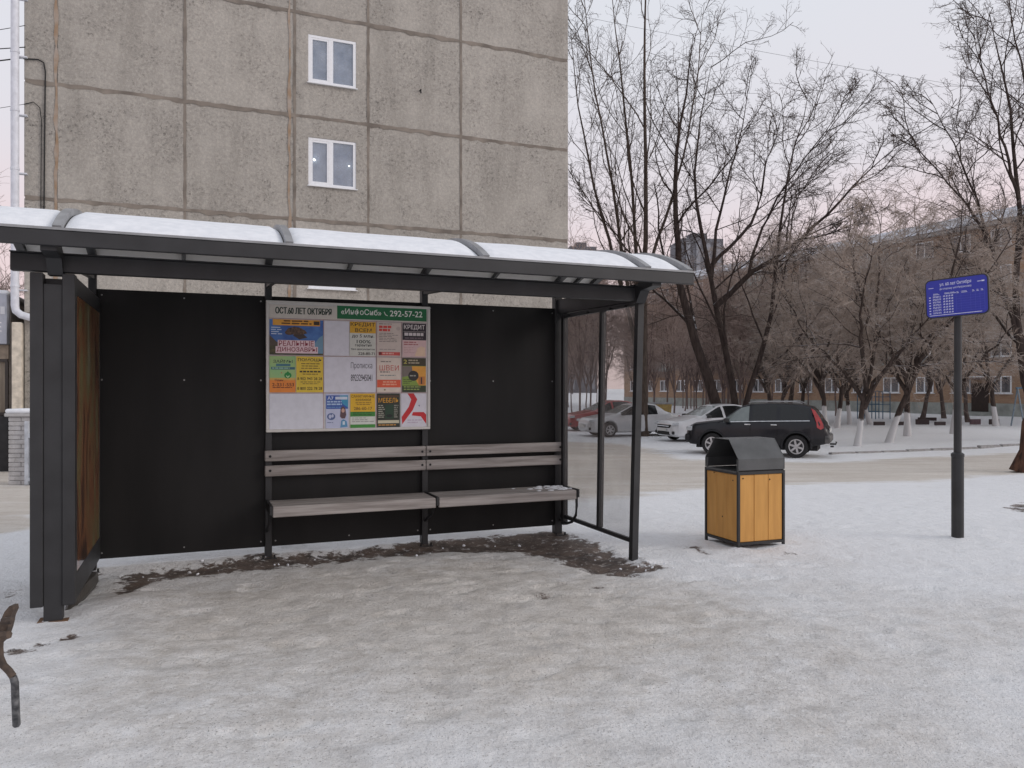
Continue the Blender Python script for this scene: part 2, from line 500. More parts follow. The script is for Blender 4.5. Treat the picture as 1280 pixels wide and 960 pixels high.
    bm_ = rng_(mth('ADD', attr('bare'), mth('MULTIPLY', mth('SUBTRACT', noise(7, 8, 0.72), 0.5), 2.2)), 0.46, 0.62)
    c = mix(bm_, c, soil)
    l.new(c, b.inputs['Base Color'])
    ro = rng_(bm_, 0, 1, 0.72, 0.5); l.new(ro, b.inputs['Roughness'])
    h = mth('ADD', mth('MULTIPLY', fine, 0.5), mth('ADD', mth('MULTIPLY', mid, 0.8), mth('MULTIPLY', grit, 0.12)))
    bp = n.new('ShaderNodeBump'); bp.inputs['Strength'].default_value = 0.8; bp.inputs['Distance'].default_value = 0.045
    l.new(h, bp.inputs['Height']); l.new(bp.outputs[0], b.inputs['Normal'])
    return m
M['ground'] = ground_mat('trodden_snow')
gme = npmesh('ground', V, Q, M['ground'])
for nm, arr in (('bare', bare), ('dirty', dirty), ('warm', warm), ('road', roadm)):
    a = gme.attributes.new(nm, 'FLOAT', 'POINT'); a.data.foreach_set('value', arr.astype(np.float32).ravel())
ground = tag(link('ground', gme), kind='structure')

# road: its own sheet of beaten, sandy snow a little proud of the ground
rx = axis([(-30, 45, 0.35)]); ry = axis([(10, 38, 0.3)])
RX, RY = np.meshgrid(rx, ry)
rs = poly_sd(ROADP, RX, RY, 0.5, 0.5)
gi = np.clip(np.searchsorted(gx, RX) - 1, 0, len(gx) - 2); gj = np.clip(np.searchsorted(gy, RY) - 1, 0, len(gy) - 2)
fx = (RX - gx[gi]) / (gx[gi + 1] - gx[gi]); fy = (RY - gy[gj]) / (gy[gj + 1] - gy[gj])
def gsample(A):
    return (A[gj, gi] * (1 - fx) + A[gj, gi + 1] * fx) * (1 - fy) + (A[gj + 1, gi] * (1 - fx) + A[gj + 1, gi + 1] * fx) * fy
RZ = gsample(GZ) + 0.012 - 0.08 * smooth(-0.5, 0.5, rs)
keep = (rs < 0.35)
idx = np.arange(RX.size).reshape(RX.shape)
Q = np.stack([idx[:-1, :-1], idx[:-1, 1:], idx[1:, 1:], idx[1:, :-1]], -1)
kq = keep[:-1, :-1] & keep[:-1, 1:] & keep[1:, 1:] & keep[1:, :-1]
Q = Q[kq]
used = np.unique(Q); remap = np.full(RX.size, -1); remap[used] = np.arange(len(used))
rme = npmesh('road', np.stack([RX, RY, RZ], -1).reshape(-1, 3)[used], remap[Q], M['ground'])
for nm, arr in (('bare', np.zeros(RX.size)), ('dirty', gsample(dirty).ravel()), ('warm', np.zeros(RX.size)), ('road', np.clip(0.5 - rs / 2.2, 0, 1).ravel())):
    a = rme.attributes.new(nm, 'FLOAT', 'POINT'); a.data.foreach_set('value', arr[used].astype(np.float32))
tag(link('road', rme), kind='structure')

# kerb stones along the far side of the road
kerb = tag(thing('kerb', None, None), kind='structure')
M['kerb'] = mat('kerb_stone', (0.30, 0.29, 0.285), 0.85, scale=12, bump=0.3)
ka, kb = GP(1036, 568), GP(1330, 557.5)
klen = (kb - ka).length; kn = int(klen / 1.0)
kme = MB().box((0, 0, 0), (0.97, 0.15, 0.30), bevel=0.015).data('kerb_stone', M['kerb'])
kang = math.atan2(kb.y - ka.y, kb.x - ka.x)
for i in range(kn):
    p = ka.lerp(kb, (i + 0.5) / kn)
    link('kerb_stone', kme, kerb, (p.x, p.y, float(GZ[np.searchsorted(gy, p.y), np.searchsorted(gx, p.x)]) - 0.105 + 0.035 * random.random()), (R(random.uniform(-2, 2)), 0, kang + R(random.uniform(-1, 1))))

# loose crumbs of snow and ice by the shelter
mb = MB()
for i in range(45):
    s_ = random.uniform(-4.2, 0.5); d_ = random.gauss(0.30, 0.10)
    if random.random() < 0.3: s_, d_ = random.gauss(0.05, 0.25), random.gauss(1.5, 0.15)
    x_ = B3.x + s_ * UX + d_ * UY; y_ = B3.y + s_ * UY - d_ * UX
    j = np.searchsorted(gy, y_); i_ = np.searchsorted(gx, x_)
    z_ = GZ[min(j, ny_ - 1), min(i_, nx_ - 1)]
    r_ = random.uniform(0.005, 0.018)
    mtx = Matrix.Translation((x_, y_, z_ + r_ * 0.25)) @ Euler((random.random() * 3, random.random() * 3, random.random() * 3)).to_matrix().to_4x4() @ Matrix.Diagonal((r_, r_ * random.uniform(0.6, 1.3), r_ * 0.6, 1))
    bmesh.ops.create_icosphere(mb.bm, subdivisions=1, radius=1.0, matrix=mtx)
crumbs = mb.ob('snow_crumbs', M['snow'])
tag(crumbs, 'loose crumbs of snow and ice scattered on the bare soil by the shelter', 'snow', kind='stuff')

# ------------------------------------------------------------------ PANEL APARTMENT BLOCK
def concrete_mat(name, c1, c2, speck):
    m = bpy.data.materials.new(name); m.use_nodes = True
    n, l = m.node_tree.nodes, m.node_tree.links
    b = n['Principled BSDF']; b.inputs['Roughness'].default_value = 0.9; b.inputs['Specular IOR Level'].default_value = 0.2
    g = n.new('ShaderNodeNewGeometry'); oi = n.new('ShaderNodeObjectInfo')
    def noise(sc, det=5, ro=0.6, st=None):
        t = n.new('ShaderNodeTexNoise'); t.inputs['Scale'].default_value = sc; t.inputs['Detail'].default_value = det; t.inputs['Roughness'].default_value = ro
        if st:
            mm = n.new('ShaderNodeMapping'); mm.inputs['Scale'].default_value = st
            l.new(g.outputs['Position'], mm.inputs[0]); l.new(mm.outputs[0], t.inputs['Vector'])
        else: l.new(g.outputs['Position'], t.inputs['Vector'])
        return t.outputs[0]
    def rg(x, a, b_, c=0., d=1.):
        r = n.new('ShaderNodeMapRange'); r.inputs[1].default_value = a; r.inputs[2].default_value = b_; r.inputs[3].default_value = c; r.inputs[4].default_value = d
        l.new(x, r.inputs[0]); return r.outputs[0]
    def mix(f, a, b_, mode='MIX'):
        q = n.new('ShaderNodeMix'); q.data_type = 'RGBA'; q.blend_type = mode
        if isinstance(f, float): q.inputs[0].default_value = f
        else: l.new(f, q.inputs[0])
        for k, v in ((6, a), (7, b_)):
            if isinstance(v, tuple): q.inputs[k].default_value = (*v, 1)
            else: l.new(v, q.inputs[k])
        return q.outputs[2]
    def mul(a, b_):
        q = n.new('ShaderNodeMath'); q.operation = 'MULTIPLY'
        for k, v in enumerate((a, b_)):
            if isinstance(v, float): q.inputs[k].default_value = v
            else: l.new(v, q.inputs[k])
        return q.outputs[0]
    c = mix(rg(noise(0.8, 6), 0.3, 0.7), c1, c2)
    c = mix(mul(rg(noise(15, 4, 0.8), 0.46, 0.62), 0.6), c, (c1[0] * 1.25, c1[1] * 1.24, c1[2] * 1.22))
    peb = noise(11.5, 4, 0.85)
    patch = rg(noise(0.8, 5), 0.40, 0.62, 0.12, 1.0)
    c = mix(mul(rg(peb, 0.53, 0.66), mul(patch, 0.85)), c, speck)
    c = mix(mul(rg(noise(0.9, 5, 0.6, (1.7, 1.7, 0.22)), 0.50, 0.75), 0.36), c, (c2[0] * 0.55, c2[1] * 0.54, c2[2] * 0.52))
    mr = rg(oi.outputs['Random'], 0, 1, 0.93, 1.06)
    vm = n.new('ShaderNodeVectorMath'); vm.operation = 'SCALE'; l.new(c, vm.inputs[0]); l.new(mr, vm.inputs['Scale'])
    l.new(vm.outputs[0], b.inputs['Base Color'])
    bp = n.new('ShaderNodeBump'); bp.inputs['Strength'].default_value = 0.8; bp.inputs['Distance'].default_value = 0.03
    l.new(peb, bp.inputs['Height']); l.new(bp.outputs[0], b.inputs['Normal'])
    return m
M['concrete'] = concrete_mat('pebbled_concrete', (0.41, 0.388, 0.355), (0.305, 0.288, 0.263), (0.095, 0.088, 0.082))
M['joint'] = mat('joint_mortar', (0.255, 0.222, 0.190), 0.95, scale=2.5, col2=(0.15, 0.13, 0.112))
M['rust'] = mat('rusty_joint', (0.29, 0.20, 0.13), 0.95, scale=4, col2=(0.36, 0.31, 0.27))
M['pvc'] = flat('white_window_frame', (0.78, 0.80, 0.83), 0.4)
M['pane'] = glass('window_glass', (0.74, 0.80, 0.88), 0.24, (0.54, 0.59, 0.67), refl=0.16)
M['room'] = mat('room_wall', (0.30, 0.33, 0.38), 0.9)

CORN = Vector((1.69, 23.2, -0.7))
block = thing('apartment_block', 'tall grey pebbled concrete panel apartment block behind the bus shelter', 'apartment block', CORN, UA)
Z0B = -CORN.z                                       # local z = world z + Z0B
xs = [0, -3.40, -6.05, -7.99, -10.64, -13.43, -14.08]
rows = [0.55 + 2.72 * k for k in range(-1, 10)]
WX0, WX1 = -7.64, -6.38
mb = MB(); mb.b2(-14.06, -0.02, 0.16, 12, 0.0, rows[-1] + Z0B - 0.02)
backing = mb.ob('wall_core', M['joint'], block)
G = 0.016
pan_i = 0
for ci in range(len(xs) - 1):
    xa, xb = xs[ci + 1] + (G if ci < 5 else 0), xs[ci] - (G if ci > 0 else 0)
    for ri in range(len(rows) - 1):
        za, zb = rows[ri] + G + Z0B, rows[ri + 1] - G + Z0B
        if ri == 0: za = 0.0
        mb = MB(); yo = random.uniform(-0.008, 0.008)
        if ci == 2 and ri >= 1:                      # panel with a window opening
            w0, w1 = rows[ri] + 0.92 + Z0B, rows[ri] + 2.20 + Z0B
            mb.b2(xa, WX0, yo, 0.16, za, zb); mb.b2(WX1, xb, yo, 0.16, za, zb)
            mb.b2(WX0, WX1, yo, 0.16, za, w0); mb.b2(WX0, WX1, yo, 0.16, w1, zb)
            bmesh.ops.remove_doubles(mb.bm, verts=mb.bm.verts, dist=0.0005)
        else:
            mb.b2(xa, xb, yo, 0.155, za, zb, bevel=0.012)
        mb.ob('concrete_panel', M['concrete'], block)
# rust-stained strips of mortar beside two of the joints
for xj, w in ((-13.43, 0.07), (-8.12, 0.06)):
    mb = MB()
    pts = []
    zz = np.arange(0.3, rows[-1] + Z0B, 0.25)
    L_ = [(xj - w / 2 + random.uniform(-0.025, 0.025), z) for z in zz]; Rr = [(xj + w / 2 + random.uniform(-0.025, 0.025), z) for z in zz]
    for a in range(len(zz) - 1):
        v = [mb.bm.verts.new((p[0], -0.014, p[1])) for p in (L_[a], Rr[a], Rr[a + 1], L_[a + 1])]
        mb.bm.faces.new(v)
    mb.ob('joint_sealant', M['rust'], block, label='rust stained strip of mortar along a panel joint')
# thick smeared mortar along the horizontal joints
for ri in range(1, len(rows) - 1):
    mb = MB(); zc = rows[ri] + Z0B
    xx = np.arange(-14.06, 0.01, 0.18)
    up = [zc + 0.028 + 0.03 * random.random() for _ in xx]; dn = [zc - 0.03 - 0.07 * random.random() ** 2.5 for _ in xx]
    for a in range(len(xx) - 1):
        mb.bm.faces.new([mb.bm.verts.new(p) for p in ((xx[a], -0.012, dn[a]), (xx[a + 1], -0.012, dn[a + 1]), (xx[a + 1], -0.012, up[a + 1]), (xx[a], -0.012, up[a]))])
    mb.ob('joint_mortar', M['joint'], block)
for xj in (-3.40, -6.05, -7.99, -10.64):
    mb = MB(); zz = np.arange(0.1, rows[-1] + Z0B, 0.2)
    L_ = [xj - 0.022 - 0.022 * random.random() for z in zz]; Rr = [xj + 0.022 + 0.022 * random.random() for z in zz]
    for a in range(len(zz) - 1):
        mb.bm.faces.new([mb.bm.verts.new(p) for p in ((L_[a], -0.0105, zz[a]), (Rr[a], -0.0105, zz[a]), (Rr[a + 1], -0.0105, zz[a + 1]), (L_[a + 1], -0.0105, zz[a + 1]))])
    mb.ob('joint_mortar', M['joint'], block)
# windows in the gable
lampm = bpy.data.materials.new('lamp_glow'); lampm.use_nodes = True
lb = lampm.node_tree.nodes['Principled BSDF']; lb.inputs['Emission Color'].default_value = (1, 0.93, 0.75, 1); lb.inputs['Emission Strength'].default_value = 14
for ri in range(1, len(rows) - 1):
    w0, w1 = rows[ri] + 0.92 + Z0B, rows[ri] + 2.20 + Z0B
    fr = MB(); t = 0.075; y0, y1 = 0.012, 0.10
    fr.b2(WX0, WX1, y0, y1, w1 - t, w1, 0.006); fr.b2(WX0, WX1, y0, y1, w0, w0 + t, 0.006)
    fr.b2(WX0, WX0 + t, y0 + .002, y1, w0 + t, w1 - t); fr.b2(WX1 - t, WX1, y0 + .002, y1, w0 + t, w1 - t)
    xm = WX0 + (WX1 - WX0) * 0.47
    fr.b2(xm - 0.06, xm + 0.06, y0 + .002, y1, w0 + t, w1 - t)
    # opening sash on the left leaf
    fr.b2(WX0 + t, xm - 0.06, y0 + .008, y1, w1 - t - 0.045, w1 - t); fr.b2(WX0 + t, xm - 0.06, y0 + .008, y1, w0 + t, w0 + t + 0.045)
    fr.b2(WX0 + t, WX0 + t + 0.04, y0 + .008, y1, w0 + t + .045, w1 - t - .045); fr.b2(xm - 0.10, xm - 0.06, y0 + .008, y1, w0 + t + .045, w1 - t - .045)
    win = fr.ob('window', M['pvc'], block)
    MB().b2(WX0 + t + 0.04, xm - 0.10, 0.05, 0.056, w0 + t + .045, w1 - t - .045).ob('pane', M['pane'], win)
    MB().b2(xm + 0.06, WX1 - t, 0.05, 0.056, w0 + t, w1 - t).ob('pane', M['pane'], win)
    MB().box(((WX0 + WX1) / 2, -0.02, w0 - 0.012), (WX1 - WX0 + 0.06, 0.12, 0.02), rot=Euler((R(6), 0, 0))).ob('sill', M['pvc'], win)
    MB().b2(WX0 + 0.02, WX1 - 0.02, 0.145, 0.155, w0 + 0.02, w1 - 0.02).ob('blind', M['room'], win)
    if ri == 3:
        for lx, lz, lr in ((WX0 + 0.17, w0 + 0.72, 0.026), (WX1 - 0.17, w0 + 0.66, 0.018)):
            s_ = MB(); bmesh.ops.create_icosphere(s_.bm, subdivisions=2, radius=lr, matrix=Matrix.Translation((lx, 0.11, lz)))
            s_.ob('lamp', lampm, win, label='small lit lamp glowing behind the window')
# hook and drip mark on the gable
xh = -4.6
MB().tube([(xh, 0, 10.55), (xh, -0.09, 10.55), (xh, -0.10, 10.45)], 0.022, 6).ob('hook', M['black'], block)
# cables running down the wall
cab = M['black']
def wall_s(px):
    k = (px - CX) / F
    return -((CORN.x - CORN.y * k) / (UX - UY * k))
def wall_z(px, py):
    s_ = wall_s(px); Y = CORN.y + s_ * UY
    return CH + (HY - py) * Y / F + Z0B
for pts, r_ in (([(30, 74), (48, 75), (55, 79), (57, 90), (56, 180), (55, 300)], 0.016), ([(30, 131), (42, 128), (50, 135), (52, 150), (51, 300)], 0.010)):
    P = [(wall_s(x), -0.03, wall_z(x, y)) for x, y in pts]
    MB().tube(P, r_, 6).ob('cable', cab, block)
# downpipe at the corner
pz = 3.30 + Z0B
M['pipe'] = mat('white_downpipe', (0.66, 0.68, 0.74), 0.5, var=0.06)
dp = MB(); xp, yp = -14.24, -0.12
dp.tube([(xp, yp, rows[-1] + Z0B), (xp, yp, pz + 0.15), (xp + 0.02, yp, pz + 0.03), (xp + 0.12, yp - 0.02, pz - 0.06), (xp + 0.45, yp - 0.04, pz - 0.16)], 0.085, 14)
dpo = dp.ob('downpipe', M['pipe'], block, smooth_=True)
for z in np.arange(pz + 0.6, rows[-1] + Z0B, 1.35):
    MB().lathe([(0.086, -0.03), (0.097, -0.025), (0.097, 0.025), (0.086, 0.03)], n=14, c=(xp, yp, z)).ob('collar', M['pipe'], dpo)
    MB().b2(xp, xp + 0.24, yp - 0.012, yp + 0.14, z - 0.10, z - 0.075).ob('bracket', M['pipe'], dpo)
MB().b2(-14.29, -14.09, -0.22, 0.0, 0.0, 3.06 + Z0B, 0.015).ob('corner_pilaster', mat('cream_render', (0.62, 0.56, 0.47), 0.9), block, label='cream rendered pilaster under the downpipe')

# ------------------------------------------------------------------ neighbouring shop at the far left
shop = thing('shop', 'low shop with a pale grey fascia and curtained window beside the concrete block', 'shop', CORN + Vector((-14.42 * UX - 0.2 * -UY * 0, -14.42 * UY, 0)), UA)
MB().b2(-7, 0, 0.4, 6, 0, 4.3).ob('wall', mat('shop_wall', (0.34, 0.31, 0.28), 0.9), shop)
MB().b2(-7, -0.02, 0.10, 0.397, 3.27, 4.42, 0.01).ob('fascia', mat('fascia_panel', (0.44, 0.46, 0.52), 0.6, var=0.05), shop)
MB().b2(-7, -0.03, 0.30, 0.395, 2.93, 3.26).ob('blind_box', mat('tan_blind_box', (0.33, 0.27, 0.21), 0.8), shop)
w = MB(); w.b2(-3.0, -0.05, 0.30, 0.394, 2.86, 2.925); w.b2(-3, -0.05, 0.30, 0.394, 1.62, 1.68); w.b2(-0.10, -0.04, .30, .394, 1.68, 2.86); w.b2(-1.6, -1.54, .30, .394, 1.68, 2.86)
wo_ = w.ob('window', flat('brown_frame', (0.05, 0.04, 0.035)), shop)
MB().b2(-3, -0.10, 0.36, 0.39, 1.68, 2.86).ob('curtain', mat('beige_curtain', (0.33, 0.28, 0.22), 0.9, scale=9, col2=(0.22, 0.18, 0.14), stretch=(1, 1, 0.12)), wo_)
MB().b2(-7, -0.02, 0.20, 0.396, 0.0, 1.60).ob('plinth', mat('shop_plinth', (0.035, 0.035, 0.038), 0.8), shop)
lw = flat('white_letters', (0.68, 0.69, 0.72))
lettering('SI', -0.52, -0.06, 3.96, 4.14, 0.092, lw, shop, 0.02)
lettering('E', -0.42, -0.12, 3.55, 3.78, 0.092, lw, shop, 0.02)
MB().b2(-7, 0, 0.1, 6, 4.42, 4.52, 0.03).ob('roof_snow', M['snow'], shop)

# brick gate pillar with a snow cap
gp = GP(24, 607)
pil = thing('gate_pillar', 'white brick gate pillar with snow cap beside the low shop', 'gate pillar', (gp.x, gp.y + 0.25, gp.z), R(4))
bw, ph = 0.44, 1.24
MB().b2(-bw / 2 + 0.012, bw / 2 - 0.012, -bw / 2 + 0.012, bw / 2 - 0.012, 0, ph).ob('mortar_core', mat('pillar_mortar', (0.36, 0.35, 0.35), 0.95), pil)
M['wbrick'] = mat('white_brick', (0.50, 0.49, 0.49), 0.9, scale=7, col2=(0.38, 0.37, 0.365), bump=0.3)
bme = [MB().box((0, 0, 0), (0.213, 0.05, 0.072), bevel=0.006).data('brick', M['wbrick']), MB().box((0, 0, 0), (0.112, 0.05, 0.072), bevel=0.006).data('brick', M['wbrick'])]
for c in range(15):
    z = 0.045 + c * 0.082
    for a in range(4):
        rot = a * math.pi / 2
        lay = [(0, -0.1125), (0, 0.1125)] if c % 2 == 0 else [(1, -0.163), (0, 0.0), (1, 0.163)]
        for k, xo in lay:
            x_, y_ = xo, -bw / 2 + 0.022
            link('brick', bme[k], pil, (x_ * math.cos(rot) - y_ * math.sin(rot), x_ * math.sin(rot) + y_ * math.cos(rot), z), (0, 0, rot))
MB().b2(-0.27, 0.27, -0.27, 0.27, ph, ph + 0.06, 0.01).ob('cap', M['wbrick'], pil)
MB().box((0, 0, ph + 0.10), (0.53, 0.53, 0.08), bevel=0.035, seg=3).ob('cap_snow', M['snow'], pil, True)
gm_ = MB(); gm_.b2(0.10, 0.16, -0.30, -0.245, 0.02, 1.16); gm_.b2(0.24, 0.28, -0.30, -0.25, 0.02, 0.95); gm_.b2(0.16, 0.24, -0.295, -0.255, 0.86, 0.92); gm_.b2(0.16, 0.24, -0.295, -0.255, 0.08, 0.14)
gm_.ob('gate_post', mat('pale_gate_paint', (0.50, 0.53, 0.58), 0.6), pil)

# ------------------------------------------------------------------ BUS SHELTER
sh = thing('bus_shelter', 'dark grey metal bus shelter with arched snow covered roof and glazed end', 'bus shelter', (B3.x, B3.y, 0), UA)
PS = [-4.35, -2.93, -1.46, 0.0]
zt, zb = 2.39, 0.10
bolt_me = MB().lathe([(0.003, 0.003), (0.006, 0.0), (0.0075, -0.002)][::-1], axis='y', n=8).data('screw', M['steel'])
def screw(x, y, z, par=sh):
    link('screw', bolt_me, par, (x, y, z), (0, 0, 0))
for i in range(3):
    a, b = PS[i] + 0.004, PS[i + 1] - 0.004
    if i == 0: a = -4.34
    p = MB().b2(a, b, 0.0, 0.012, zb, zt).ob('back_panel', M['panel'], sh)
    for z in (zt - 0.05, 1.62, zb + 0.05):
        for x in (a + 0.06, (a + b) / 2, b - 0.06):
            if i == 1 and 0.6 < z < 2.3 and z < 2: pass
            screw(x, -0.001, z)
    # horizontal rail along top behind the panel
    MB().b2(PS[i] + 0.031, PS[i + 1] - 0.031, 0.014, 0.05, zt - 0.05, zt - 0.005).ob('top_rail', M['dark'], sh)
    MB().b2(PS[i] + 0.031, PS[i + 1] - 0.031, 0.014, 0.05, zb + 0.01, zb + 0.05).ob('bottom_rail', M['dark'], sh)
for i, s_ in enumerate(PS):
    w_ = 0.06 if i < 3 else 0.08
    p = MB().b2(s_ - w_ / 2, s_ + w_ / 2, -0.042 if i in (1, 2) else -0.03, 0.056 if i == 3 else 0.05, -0.02, 2.66, 0.004)
    po = p.ob('back_post', M['dark'], sh)
    MB().b2(s_ - 0.07, s_ + 0.07, -0.09, 0.07, -0.02, 0.008).ob('base_plate', M['dark'], po)
    for bx_ in (-0.05, 0.05):
        MB().tube([(s_ + bx_, -0.075, 0.0), (s_ + bx_, -0.075, 0.035)], 0.009, 6).ob('anchor_bolt', M['black'], po)
# front post at the glazed end leans outwards a little
fp = MB()
fp.bm.verts.ensure_lookup_table()
pb = [Vector((0.065, -1.42, -0.02)), Vector((0.135, -1.42, 2.46))]
r4 = []
for p_ in pb:
    r4.append([fp.bm.verts.new(p_ + Vector((dx, dy, 0))) for dx, dy in ((-.03, -.03), (.03, -.03), (.03, .03), (-.03, .03))])
fp.bm.faces.new(r4[0]); fp.bm.faces.new(r4[1][::-1])
for k in range(4): fp.bm.faces.new((r4[0][k], r4[1][k], r4[1][(k + 1) % 4], r4[0][(k + 1) % 4]))
fpo = fp.ob('front_post', M['dark'], sh)
# glazed end: rails, mullion, two panes
def end_pt(d, z):            # x of the glazed end at depth d and height z (follows the leaning post)
    return (0.02 + (0.045 + 0.07 * z / 2.46) * (d / 1.42))
def bar(name, p, q, w, h=None):
    p, q = Vector(p), Vector(q); h = h or w
    dr = (q - p); L = dr.length
    rot = dr.to_track_quat('X', 'Z').to_matrix()
    return MB().box((p + q) / 2, (L, w, h), rot=rot, bevel=0.003).ob(name, M['dark'], sh)
bar('end_rail', (end_pt(0.05, .2), -0.05, 0.21), (end_pt(1.39, .2), -1.385, 0.185), 0.036)
bar('end_rail', (end_pt(0.05, 2.3), -0.05, 2.30), (end_pt(1.39, 2.3), -1.385, 2.31), 0.04)
bar('mullion', (end_pt(0.83, .2), -0.83, 0.215), (end_pt(0.83, 2.3), -0.83, 2.29), 0.05)
bar('end_post', (0.028, -0.105, 0.12), (0.03, -0.105, 2.33), 0.055)
bar('end_beam', (end_pt(0.02, 2.4), -0.02, 2.405), (end_pt(1.39, 2.4), -1.385, 2.405), 0.07, 0.15)
M['shglass'] = glass('shelter_glass', (0.90, 0.90, 0.90), 0.10, (0.55, 0.50, 0.48))
for d0, d1 in ((0.135, 0.80), (0.86, 1.385)):
    m_ = MB(); q = []
    for d_, z_ in ((d0, .225), (d1, .205), (d1, 2.29), (d0, 2.28)):
        q.append((end_pt(d_, z_), -d_, z_))
    A = [m_.bm.verts.new((x - 0.003, y, z)) for x, y, z in q]; B = [m_.bm.verts.new((x + 0.003, y, z)) for x, y, z in q]
    m_.bm.faces.new(A); m_.bm.faces.new(B[::-1])
    for k in range(4): m_.bm.faces.new((A[k], B[k], B[(k + 1) % 4], A[(k + 1) % 4]))
    m_.ob('glass_pane', M['shglass'], sh)
for d_ in (0.25, 0.6, 1.0, 1.25):
    MB().lathe([(0.011, -0.01), (0.011, 0.01)], axis='y', n=8, c=(end_pt(d_, 2.3) - 0.03, -d_, 2.295)).ob('screw', M['black'], sh)
# front beam, fascia and brackets
MB().b2(-4.66, 0.165, -1.475, -1.405, 2.322, 2.438, 0.004).ob('front_beam', M['dark'], sh)
MB().b2(-4.66, 0.165, -1.50, -1.40, 2.4385, 2.446).ob('beam_flange', M['dark'], sh)
MB().b2(-4.9, 0.45, -1.79, -1.75, 2.447, 2.545, 0.004).ob('front_fascia', M['dark'], sh)
MB().b2(-4.9, 0.45, -1.795, -1.72, 2.546, 2.562).ob('gutter_strip', M['grey_rib'], sh)
MB().b2(-4.9, 0.45, 0.14, 0.17, 2.585, 2.665, 0.004).ob('rear_fascia', M['dark'], sh)
# bracket plates joining beam and fascia
for s0 in (-4.40, 0.10):
    m_ = MB().prism([(-1.485, 2.30), (-1.40, 2.30), (-1.40, 2.42), (-1.70, 2.55), (-1.748, 2.55), (-1.748, 2.42), (-1.56, 2.40)], 'x', s0 - 0.045, s0 + 0.045)
    m_.ob('bracket', M['dark'], sh)
# arch
AD, AZ, AR = 0.70, 2.815, 2.12
def arch(d, off=0.0):
    dz = math.sqrt(max(AR * AR - (d - AD) ** 2, 0)) - AR
    nrm = Vector((0, -(d - AD) / AR, (dz + AR) / AR))
    p = Vector((0, -d, AZ + dz)) + nrm * off
    return p
dls = np.linspace(1.755, -0.14, 25)
def strip(name, x0, x1, o0, o1, material, parent=sh):
    m_ = MB(); rings = []
    for d_ in dls:
        lo, hi = arch(d_, o0), arch(d_, o1)
        rings.append([m_.bm.verts.new((x0, lo.y, lo.z)), m_.bm.verts.new((x1, lo.y, lo.z)), m_.bm.verts.new((x1, hi.y, hi.z)), m_.bm.verts.new((x0, hi.y, hi.z))])
    for a, b in zip(rings[:-1], rings[1:]):
        for k in range(4): m_.bm.faces.new((a[k], a[(k + 1) % 4], b[(k + 1) % 4], b[k]))
    m_.bm.faces.new(rings[0]); m_.bm.faces.new(rings[-1][::-1])
    return m_.ob(name, material, parent, True)
ribs = [-4.86] + PS + [0.42]
for s_ in ribs:
    strip('roof_rib', s_ - 0.03, s_ + 0.03, -0.045, 0.006, M['dark'])
    strip('cover_strip', s_ - 0.026, s_ + 0.026, 0.0065, 0.05, M['grey_rib'])
M['poly'] = bpy.data.materials.new('roof_polycarbonate'); M['poly'].use_nodes = True
pbn = M['poly'].node_tree.nodes['Principled BSDF']
nn, ll = M['poly'].node_tree.nodes, M['poly'].node_tree.links
tz = nn.new('ShaderNodeBsdfTranslucent'); tz.inputs[0].default_value = (0.85, 0.84, 0.82, 1)
pbn.inputs['Base Color'].default_value = (0.72, 0.70, 0.67, 1); pbn.inputs['Roughness'].default_value = 0.35
ms = nn.new('ShaderNodeMixShader'); ms.inputs[0].default_value = 0.45
ll.new(pbn.outputs[0], ms.inputs[1]); ll.new(tz.outputs[0], ms.inputs[2]); ll.new(ms.outputs[0], nn['Material Output'].inputs[0])
for a, b in zip(ribs[:-1], ribs[1:]):
    strip('roof_sheet', a + 0.031, b - 0.031, -0.004, 0.004, M['poly'])
# intermediate roof purlins that show below the sheets
for s_ in (-3.64, -2.2, -0.73, 0.21):
    strip('purlin', s_ - 0.015, s_ + 0.015, -0.045, -0.0045, M['dark'])
# diagonal rafters from the back posts to the front beam
for i, s_ in enumerate(PS):
    if i == 3: continue
    bar('rafter', (s_, -0.0, 2.50), (s_, -1.402, 2.41), 0.04, 0.06)
# snow on the roof, one blanket per bay
def roof_snow(a, b, seed):
    m_ = MB(); rg_ = np.random.default_rng(seed)
    dd = np.linspace(1.735, -0.12, 44); nx = max(6, int((b - a) / 0.05)); xs_ = np.linspace(a, b, nx)
    XX, DDs = np.meshgrid(xs_, dd)
    ex = np.minimum(XX - a, b - XX); ed = np.minimum(1.735 - DDs, DDs + 0.12)
    ex = np.maximum(ex - 0.05 * np.maximum(fbm(XX * 9 + seed, DDs * 9, 3) - 0.40, 0), 0); ed = np.maximum(ed - 0.28 * np.maximum(fbm(XX * 6 + 3 * seed, DDs * 2, 4) - 0.45, 0), 0)
    th = 0.024 * (1 - np.exp(-ex / 0.012)) * (1 - np.exp(-ed / 0.05))
    th = th * (0.85 + 0.5 * fbm(XX * 3 + seed * 7, DDs * 4, 3)) + 0.0065
    vt = [[m_.bm.verts.new(Vector((XX[j, i], 0, 0)) + arch(DDs[j, i], th[j, i])) for i in range(nx)] for j in range(len(dd))]
    for j in range(len(dd) - 1):
        for i in range(nx - 1):
            m_.bm.faces.new((vt[j][i], vt[j][i + 1], vt[j + 1][i + 1], vt[j + 1][i]))
    return m_.ob('roof_snow', M['snow'], sh, True)
for k, (a, b) in enumerate(zip(ribs[:-1], ribs[1:])):
    roof_snow(a + 0.034, b - 0.034, k + 1)
